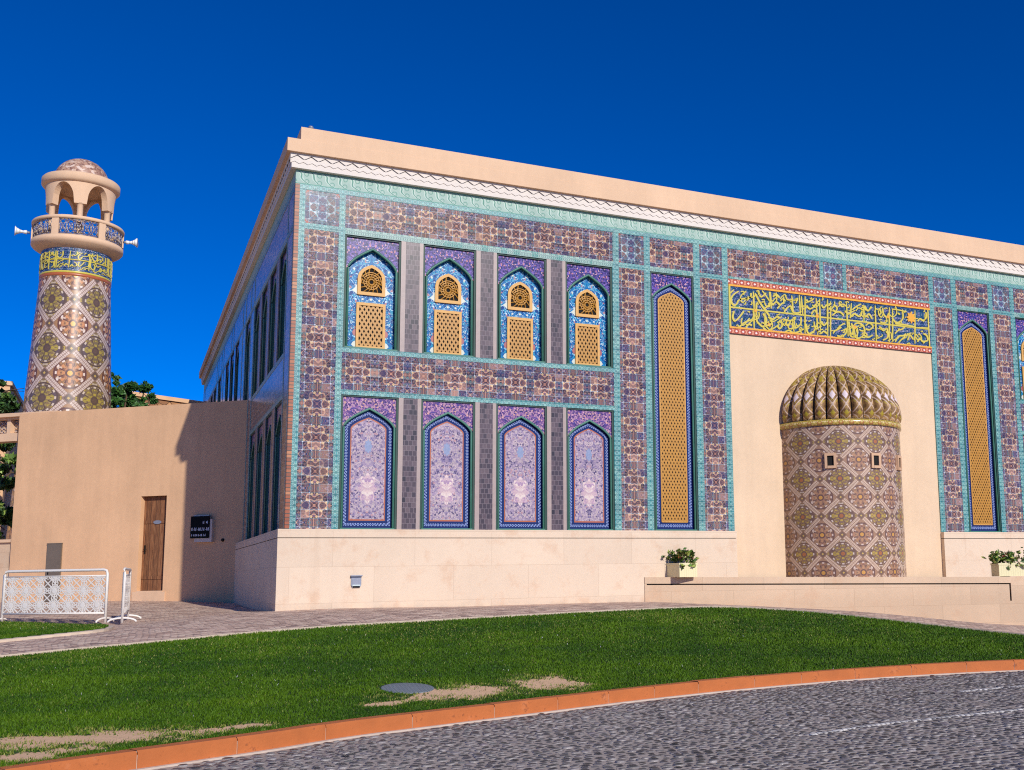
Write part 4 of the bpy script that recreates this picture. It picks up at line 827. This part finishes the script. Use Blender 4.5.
    m=MB(); m.lathe([(1.08*math.cos(a),18.02+1.02*math.sin(a)) for a in np.linspace(0,math.pi/2-.01,14)],0,0,'mdome',48); m.build('dome',T)
    for s in (-1,1):
        m=MB(); b=15.42 if s<0 else 15.38; a=R(6 if s<0 else -14); D=lambda r_,z=0:(s*r_*math.cos(a),s*r_*math.sin(a) ,z)
        m.tube([D(1.83,0),D(1.98,0)],.05,'lamp_grey',8); m.tube([D(1.95,0),D(2.08,0.0)],.09,'horn',12,r1=.07)
        pr_=[(2.08,.05),(2.2,.08),(2.32,.14),(2.40,.21)]
        for i in range(3): m.tube([D(pr_[i][0]),D(pr_[i+1][0])],pr_[i][1],'horn',16,r1=pr_[i+1][1])
        m.build('loudspeaker',T,(0,0,b))
build_minaret()
# ---------------------------------------------------------------- sand plaster wall with its door
def build_sand_wall():
    rz=R(140); LOC=(0,9.6,0)
    T=thing('plaster_wall','tall smooth sand coloured plaster wall with a wooden door left of the mosque','wall',LOC,rz)
    m=MB(); d0,d1,zb,zt=2.74,3.68,.19,3.16; b,t=-.5,6.06
    m.box(-.2,d0,-.6,0,b,t,'sand'); m.box(d1,8.55,-.6,0,b,t,'sand','l'); m.face([(d1,0,b),(d1,-.6,b),(d1,-.6,t),(d1,0,t)],'sand')
    m.box(d0,d1,-.6,0,zt,t,'sand'); m.box(d0,d1,-.6,0,b,zb-.03,'sand'); m.build('wall',T)
    m=MB(); m.box(d0-.0,d1,-.2,.012,zb-.03,zb,'parapet'); m.box(d0-.1,d1+.15,.001,.02,-.3,zb-.03,'parapet'); m.build('threshold',T)
    dr=MB(); w_=d1-d0; 
    for i in range(5): dr.box(i*w_/5+.004,(i+1)*w_/5-.004,-.05-.004*(i%2),0,0,zt-zb-.02,'wood')
    for z in (.35,2.1): dr.box(.02,w_-.02,-.001,.018,z,z+.1,'wood')
    door=dr.build('door',T,(d0,-.17,zb+.005))
    m=MB(); m.box(w_-.12,w_-.07,0,.02,1.15,1.42,'iron'); m.tube([(w_-.095,.02,1.28),(w_-.095,.07,1.28),(w_-.2,.075,1.28)],.013,'iron',6); m.build('handle',door)
    m=MB(); n=12; m.prism([(.42+.15*math.cos(2*math.pi*k/n),2.14+.06*math.sin(2*math.pi*k/n)) for k in range(n)],.002,.024,'lamp_grey','fk'); m.build('name_plate',door)
    m=MB(); m.box(.0,w_,-.045,-.0,0,.0,'wood'); 
    # sign box
    S_=thing('wall_sign','black notice sign with small white lettering in a pale box on the shaded plaster wall','sign',(LOC[0]+1.32*math.cos(rz),LOC[1]+1.32*math.sin(rz),2.08),rz)
    m=MB(); m.box(-.34,.27,.001,.12,-.42,.28,'frame_grey'); m.box(-.2,.34,.0015,.10,.28,.42,'frame_grey'); m.build('sign_box',S_)
    m=MB(); m.box(-.26,.40,.12,.15,-.30,.38,'black'); f=m.build('sign_face',S_)
    m=MB(); y0,y1=.15,.154
    rnd=random.Random(3)
    def marks(x,z,h,n,wd):   # row of small white marks, read from left (+x) to right
        for i in range(n):
            w2=wd*rnd.uniform(.5,1.)
            m.box(x-w2,x-w2+h*.2,y0,y1,z,z+h,'letter'); m.box(x-w2*.9,x-w2*.2,y0,y1+.001,z+rnd.choice((0,h*.4,h*.8)),z+rnd.choice((0,h*.4,h*.8))+h*.2 if False else z+h*.2,'letter') if i%2 else m.box(x-w2*.2-h*.2,x-w2*.2,y0,y1+.001,z,z+h*rnd.uniform(.6,1),'letter')
            x-=wd*1.15
    marks(-.02,.14,.09,2,.10); marks(.37,-.07,.10,9,.062); marks(.36,-.24,.07,9,.05); m.build('lettering',f)
    L=MB(); L.lathe([(.05,0),(.05,.03),(.03,.05),(0,.055)],0,0,'iron',14)
    o=L.build('wall_socket',None,(LOC[0]+.66*math.cos(rz),LOC[1]+.66*math.sin(rz),1.71)); o.rotation_euler=(R(-90),0,rz); tag(o,'small dark round fitting on the shaded plaster wall right of the black sign','wall fitting')
    # steel cabinet at the foot of the wall
    C=thing('metal_cabinet','narrow grey metal cabinet standing against the sunlit wall behind the white lattice barrier','cabinet',(LOC[0]+6.81*math.cos(rz)+.0*math.sin(rz),LOC[1]+6.81*math.sin(rz),0),rz)
    m=MB(); m.box(-.28,.28,.01,.05,-.2,1.73,'steel'); m.box(-.29,.29,.008,.06,1.73,1.75,'steel'); m.build('cabinet_body',C)
    m=MB(); m.box(-.26,.26,.05,.06,-.1,1.70,'steel'); m.build('cabinet_door',C); m=MB(); m.box(.16,.19,.06,.08,.75,.9,'iron'); m.build('latch',C)
    # low gallery wall further left
    Gt=thing('garden_wall','pale garden wall with a tall opening, mosaic jamb and pierced panel at the far left','wall',LOC,rz)
    m=MB(); m.box(8.56,14,-.72,-.2,-.5,1.82,'stone_low'); m.box(8.56,14,-.66,-.26,5.2,5.47,'parapet'); m.box(8.56,14,-.66,-.26,5.94,6.0,'parapet'); m.box(7.2,14,-.72,-.1,6.0,6.12,'parapet','')
    for s in (8.56,9.16,9.9,10.6): m.box(s,s+(.0 if s==8.56 else .12)+.02,-.62,-.27,5.47,5.94,'parapet')
    m.box(12.2,12.6,-.66,-.26,1.9,5.2,'parapet'); m.build('wall',Gt)
    m=MB(); m.box(8.56,14,-.76,-.12,1.822,1.92,'parapet'); m.build('sill',Gt)
    m=MB(); m.box(8.562,8.80,-.64,-.3,1.92,5.2,'bay'); m.build('mosaic_jamb',Gt)
    for s0,s1 in ((8.58,9.16),(9.28,9.9)):
        m=MB(); m.box(s0,s1,-.5,-.46,5.47,5.94,'lattice_panel')
        for k in range(4):
            c=s0+(s1-s0)*(k+.5)/4
            for cz in (5.58,5.71,5.84): m.tube([(c+.06*math.cos(q),-.44,cz+.06*math.sin(q)) for q in np.linspace(0,2*math.pi,10)],.012,'parapet',4)
        m.build('pierced_panel',Gt)
build_sand_wall()
# ---------------------------------------------------------------- white lattice barriers
def barrier(loc,rz,wd,label,tilt=0.):
    T=thing('lattice_barrier',label,'barrier',loc,rz,'white lattice crowd barriers'); H=1.12; h=wd/2; zb=.2
    m=MB(); r=.03
    m.tube([(-h,0,.0),(-h,0,H-.08),(-h+.03,0,H-.02),(-h+.09,0,H),(h-.09,0,H),(h-.03,0,H-.02),(h,0,H-.08),(h,0,0)],r,'barrier',8); m.tube([(-h,0,zb),(h,0,zb)],.022,'barrier',8); m.tube([(-h,0,H-.12),(h,0,H-.12)],.014,'barrier',6); m.build('frame',T)
    m=MB(); x0,x1,z0,z1=-h+.03,h-.03,zb+.02,H-.12; nx=max(2,round((x1-x0)/.37)); cw=(x1-x0)/nx; nz=2.5; ch=(z1-z0)/nz
    poly=[(x0,z0),(x1,z0),(x1,z1),(x0,z1)]; S2=set()
    def seg(a,b,wd_):
        d=(b[0]-a[0],b[1]-a[1]); t=clip_seg(a,d,poly)
        if not t: return
        t0,t1=max(0,t[0]),min(1,t[1])
        if t1-t0<.02: return
        p=(a[0]+d[0]*t0,a[1]+d[1]*t0);q=(a[0]+d[0]*t1,a[1]+d[1]*t1); l=math.hypot(*d); n=(-d[1]/l*wd_/2,d[0]/l*wd_/2); S2.add(1); k=len(m.f)%5*.0004
        m.prism([(p[0]-n[0],p[1]-n[1]),(q[0]-n[0],q[1]-n[1]),(q[0]+n[0],q[1]+n[1]),(p[0]+n[0],p[1]+n[1])],-.006-k,.006+k,'barrier')
    for i in range(nx):
        for j in range(3):
            cx_=x0+cw*(i+.5); cz=z0+ch*(j+.5)
            for k in range(16): t=math.pi*k/8; seg((cx_,cz),(cx_+cw*.5*math.cos(t)/max(abs(math.cos(t)),abs(math.sin(t))),cz+ch*.5*math.sin(t)/max(abs(math.cos(t)),abs(math.sin(t)))),.020 if k%2==0 else .013)
            pts=[(cx_+cw*.30*math.cos(math.pi*k/4+math.pi/8),cz+ch*.30*math.sin(math.pi*k/4+math.pi/8)) for k in range(8)]
            for k in range(8): seg(pts[k],pts[(k+1)%8],.016)
            for k in range(4): 
                a=[(cx_-cw/2,cz),(cx_,cz+ch/2),(cx_+cw/2,cz),(cx_,cz-ch/2)]; seg(a[k],a[(k+1)%4],.018)
            if cz<z1:
                st=[(cx_+(.075 if k%2 else .04)*math.cos(math.pi*k/8),cz+(.075 if k%2 else .04)*math.sin(math.pi*k/8)) for k in range(16)]
                if cz+.085<z1: m.prism(st,-.009,.009,'barrier')
    m.build('lattice_panel',T)
    for s in (-1,1):
        m=MB(); m.tube([(s*h,-.27*math.cos(t),.012+.085*math.sin(t)) for t in np.linspace(0,math.pi,11)],.022,'barrier',7); m.build('foot',T)
    return T
z1=float(hgt(-4.55,1.3))+.02
T=barrier((-4.56,1.25,-.385),math.atan2(-1.7,2.1),2.62,'white metal lattice barrier seen broadside on the side lawn')
barrier((-3.16,.75,-.375),R(86.5),2.0,'white metal lattice barrier seen almost edge-on beside the paved path')
# ---------------------------------------------------------------- terrace wall and planters
def build_terrace():
    ang=math.atan2(-3.0,9.7); L=10.15
    T=thing('terrace_wall','low pale stone terrace wall with a dark shadow groove in front of the round mosaic tower','wall',(9,-.13,0),ang)
    top=lambda s:.385-.0148*s
    def sl(m,s0,s1,y0,y1,zlo,zhi,mt):   # box whose top and bottom follow the slope
        f=lambda s,k:(k(s) if callable(k) else k)
        v=[(s0,y0,f(s0,zlo)),(s1,y0,f(s1,zlo)),(s1,y1,f(s1,zlo)),(s0,y1,f(s0,zlo)),(s0,y0,f(s0,zhi)),(s1,y0,f(s1,zhi)),(s1,y1,f(s1,zhi)),(s0,y1,f(s0,zhi))]
        m.mesh(v,[(3,2,1,0),(4,5,6,7),(0,1,5,4),(2,3,7,6),(3,0,4,7),(1,2,6,5)],mt)
    m=MB(); E=L+.06
    sl(m,.02,E,0,.42,-.42,lambda s:top(s)-.205,'stone_low'); sl(m,.02,E+.52,0,.42,-1.9,-.42,'stone_low'); m.build('wall_body',T)
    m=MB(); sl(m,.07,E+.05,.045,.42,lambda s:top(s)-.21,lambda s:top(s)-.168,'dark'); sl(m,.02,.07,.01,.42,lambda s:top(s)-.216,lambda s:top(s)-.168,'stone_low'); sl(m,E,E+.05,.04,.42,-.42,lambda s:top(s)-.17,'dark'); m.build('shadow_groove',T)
    m=MB(); sl(m,.02,E+.05,0,.46,lambda s:top(s)-.17,top,'stone_low'); m.build('coping',T)
    m=MB(); sl(m,E+.05,E+.52,0,.6,-.42,lambda s:top(s)+.012,'stone_low'); m.build('end_pier',T)
    # terrace floor behind the wall (world x,y turned into the wall's frame)
    c,s=math.cos(-ang),math.sin(-ang); loc=lambda x,y:((x-9)*c-(y+.2)*s,(x-9)*s+(y+.2)*c)
    m=MB(); P=[loc(9.6,-.17),loc(19.5,-.17),loc(19.5,-2.95),(L-.1,.46),(1.0,.46)]; m.face([(x,y,top(x)-.03) for x,y in P][::-1],'concrete'); 
    m.face([(P[1][0],P[1][1],-1.9),(P[2][0],P[2][1],-1.9),(P[2][0],P[2][1],top(P[2][0])-.03),(P[1][0],P[1][1],top(P[1][0])-.03)],'stone_low'); m.build('terrace_floor',T)
build_terrace()
def leaf_cloud(name,parent,centres,n,size,cols,loc=(0,0,0),flat=.6,seed=1):
    rg=np.random.default_rng(seed); cs=np.array(centres,float); wts=cs[:,3]**2; idx=rg.choice(len(cs),n,p=wts/wts.sum())
    d=rg.normal(0,1,(n,3)); d/=np.linalg.norm(d,axis=1)[:,None]; rr=rg.random(n)**.45; P=cs[idx,:3]+d*(rr*cs[idx,3])[:,None]*np.array([1,1,flat])
    a=rg.normal(0,1,(n,3)); a/=np.linalg.norm(a,axis=1)[:,None]; b=np.cross(a,rg.normal(0,1,(n,3))); b/=np.linalg.norm(b,axis=1)[:,None]
    s=size*rg.uniform(.6,1.4,n)[:,None]; V=np.empty((n,4,3)); V[:,0]=P-a*s; V[:,1]=P-b*s*.42; V[:,2]=P+a*s; V[:,3]=P+b*s*.42
    me=bpy.data.meshes.new(name); me.from_pydata(V.reshape(-1,3).tolist(),[],np.arange(4*n).reshape(n,4).tolist())
    cl=np.array([lin(c)[:3] for c in cols]); k=rg.integers(0,len(cl),n); cc=cl[k]*rg.uniform(.7,1.3,n)[:,None]; cc=np.concatenate([np.repeat(cc,4,0),np.ones((4*n,1))],1)
    at=me.color_attributes.new('Col','FLOAT_COLOR','POINT'); at.data.foreach_set('color',cc.astype('f').ravel()); me.materials.append(M['leaf'])
    o=bpy.data.objects.new(name,me); COL.objects.link(o); o.parent=parent; o.location=loc; return o
GREENS=['3f6420','56802c','2c4a18','6f8c34','4a6a26']
def planter(loc,rz,wd,dp,h,label,seed):
    T=thing('flower_planter',label,'planter',loc,rz,'cream flower planters'); m=MB(); t=.03; x,y=wd/2,dp/2
    m.box(-x,x,-y,-y+t,0,h,'planter'); m.box(-x,x,y-t,y,0,h,'planter'); m.box(-x,-x+t,-y+t,y-t,0,h,'planter'); m.box(x-t,x,-y+t,y-t,0,h,'planter'); m.box(-x-.012,x+.012,-y-.012,-y,h-.05,h+.005,'planter'); m.box(-x-.012,x+.012,y,y+.012,h-.05,h+.005,'planter')
    m.box(-x-.012,-x,-y,y,h-.05,h+.005,'planter'); m.box(x,x+.012,-y,y,h-.05,h+.005,'planter')
    m.build('planter_box',T); m=MB(); m.box(-x+t,x-t,-y+t,y-t,.0,h-.04,'soil'); m.build('soil',T)
    rd=random.Random(seed); cs=[(rd.uniform(-x*1.15,x*1.15),rd.uniform(-y*1.15,y*1.05),h+rd.uniform(.02,.30),rd.uniform(.06,.15)) for _ in range(20)]+[(rd.uniform(-x*1.5,x*1.5),rd.uniform(-y,y),h+rd.uniform(.1,.42),.05) for _ in range(12)]+[(rd.uniform(-x*.8,x*1.3),-y-.04,h-rd.uniform(.02,.12),.07) for _ in range(3)]
    leaf_cloud('foliage',T,cs,700,.06,GREENS+['8d9a40','a0a850','6d5a30'],flat=.9,seed=seed)
    fl=[(rd.uniform(-x,x),rd.uniform(-y,y),h+rd.uniform(.1,.3),.035) for _ in range(5)]; leaf_cloud('flowers',T,fl,60,.03,['c8382c','d8503c','a83048'],flat=1,seed=seed+5)
planter((9.98,-.36,.372),R(4),.55,.72,.36,'cream planter of flowers at the left end of the low terrace wall',3)
planter((19.05,-2.95,.25),R(-17),.95,.45,.36,'cream planter of flowers on the right end pier of the terrace wall',8)
# ---------------------------------------------------------------- manhole cover
m=MB(); z=float(hgt(*MANH)); m.lathe([(.33,-.03),(.33,.01),(.32,.012),(0,.012)],0,0,'manhole',40)
T=thing('manhole_cover','round grey manhole cover set in the lawn near the kerb','manhole cover',(MANH[0],MANH[1],z-.006))
e=.05; zx=float(hgt(MANH[0]+.3,MANH[1])-hgt(MANH[0]-.3,MANH[1]))/.6; zy=float(hgt(MANH[0],MANH[1]+.3)-hgt(MANH[0],MANH[1]-.3))/.6; T.rotation_euler=(math.atan(zy),-math.atan(zx),0)
m.build('cover',T)
# ---------------------------------------------------------------- trees and things behind
def tree(label,loc,h,crown,nleaf,seed,leaf=.14,cols=GREENS):
    T=thing('tree',label,'tree',loc,0,'trees behind the plaster wall'); rd=random.Random(seed); m=MB()
    m.tube([(0,0,0),(.05,.03,h*.3),(-.05,.05,h*.6)],.22,'bark',10,r1=.13)
    for c in crown: 
        k=(c[0]*.5+rd.uniform(-.2,.2),c[1]*.5,(h*.6+c[2])/2+.1); m.tube([(-.05,.05,h*.55),k,(c[0],c[1],c[2])],.09,'bark',6,r1=.025)
        for q in range(3): m.tube([(c[0],c[1],c[2]),(c[0]+rd.uniform(-1,1)*c[3],c[1]+rd.uniform(-1,1)*c[3],c[2]+rd.uniform(-.3,.9)*c[3])],.03,'bark',5,r1=.01)
    m.build('trunk',T); cs=[]
    for c in crown:
        for q in range(9):
            d=np.array([rd.gauss(0,1) for _ in range(3)]); d/=np.linalg.norm(d); cs.append((c[0]+d[0]*c[3]*.75,c[1]+d[1]*c[3]*.75,c[2]+d[2]*c[3]*.6,c[3]*rd.uniform(.22,.42)))
    leaf_cloud('crown',T,cs,nleaf,leaf,cols,seed=seed)
tree('leafy green tree with a wispy crown right of the minaret',(-3.4,28,-.1),9.,[(-.6,0,8.6,.9),(.2,0,8.2,1.0),(-.8,0,9.7,.5),(.0,0,9.4,.45),(.7,.2,9.5,.3),(.9,0,8.9,.35),(1.5,0,8.2,.4),(-.2,.3,9.0,.5)],9000,21,.13,['2f5a2a','3c6a30','24451e','4f7a34'])
tree('dense dark green tree left of the minaret',(-8.5,29,-.1),9.,[(0,0,8.0,1.2),(.3,0,9.1,.7),(-1.2,0,8.6,1.),(-.3,0,6.6,1.2),(-1.5,0,6.4,1.3)],9000,33,.14,['2c4a20','3a5c28','1f3a18','5a7830'])
tree('bushy tree seen through the opening of the garden wall',(-8.35,19.5,-.1),5.2,[(.5,0,4.2,1.),(-.5,0,3.4,1.1),(.9,0,2.8,1.),(.2,0,2.0,1.1),(1.3,0,4.6,.8)],9000,44,.12,['4a6a2c','6a8a3c','304c20','8aa04c'])
Tb=thing('rough_stone_building','rough orange stone building rising behind the plaster wall right of the minaret','building',(0,0,0))
m=MB(); v=[(-3.4,33,-.5),(2.0,33,-.5),(2.0,38,-.5),(-3.4,38,-.5),(-3.4,33,9.75),(2.0,33,9.2),(2.0,38,9.2),(-3.4,38,9.75)]; m.mesh(v,[(4,5,6,7),(0,1,5,4),(2,3,7,6),(3,0,4,7),(1,2,6,5)],'rough'); m.build('wall',Tb)
m=MB(); v=[(-3.5,32.9,9.751),(2.1,32.9,9.201),(2.1,38.1,9.201),(-3.5,38.1,9.751),(-3.5,32.9,9.95),(2.1,32.9,9.4),(2.1,38.1,9.4),(-3.5,38.1,9.95)]; m.mesh(v,[(3,2,1,0),(4,5,6,7),(0,1,5,4),(2,3,7,6),(3,0,4,7),(1,2,6,5)],'sand'); m.build('roof_edge',Tb)
Tc=thing('plaster_building','plain orange plaster building in the distance at the far left','building',(-14,34,0))
m=MB(); m.box(-6,5.45,0,8,-.5,10.05,'sand'); m.build('wall',Tc); m=MB(); m.box(-6.1,5.55,-.1,8.1,10.05,10.25,'parapet'); m.build('roof_edge',Tc)
# bougainvillea just inside the left edge
Tg=thing('bougainvillea','dark bougainvillea shrub with purple flowers left of the lattice barrier','shrub',(-6.35,4.2,-.3))
m=MB()
for k in range(7): t=k*.9; m.tube([(0,0,0),(.1*math.cos(t),.1*math.sin(t),.5),(.28*math.cos(t),.28*math.sin(t),1.0+.1*(k%3))],.02,'bark',5,r1=.006)
m.build('stem',Tg); leaf_cloud('foliage',Tg,[(-.1,0,.9,.3),(.1,0,1.2,.2),(-.2,.1,.5,.3),(.15,0,.6,.2)],900,.05,['23341c','1c2a18','35482a'],seed=3); leaf_cloud('flowers',Tg,[(.1,-.1,.55,.2),(-.1,-.1,.8,.25)],160,.045,['7a2a8c','5c2480','93409c'],seed=4)
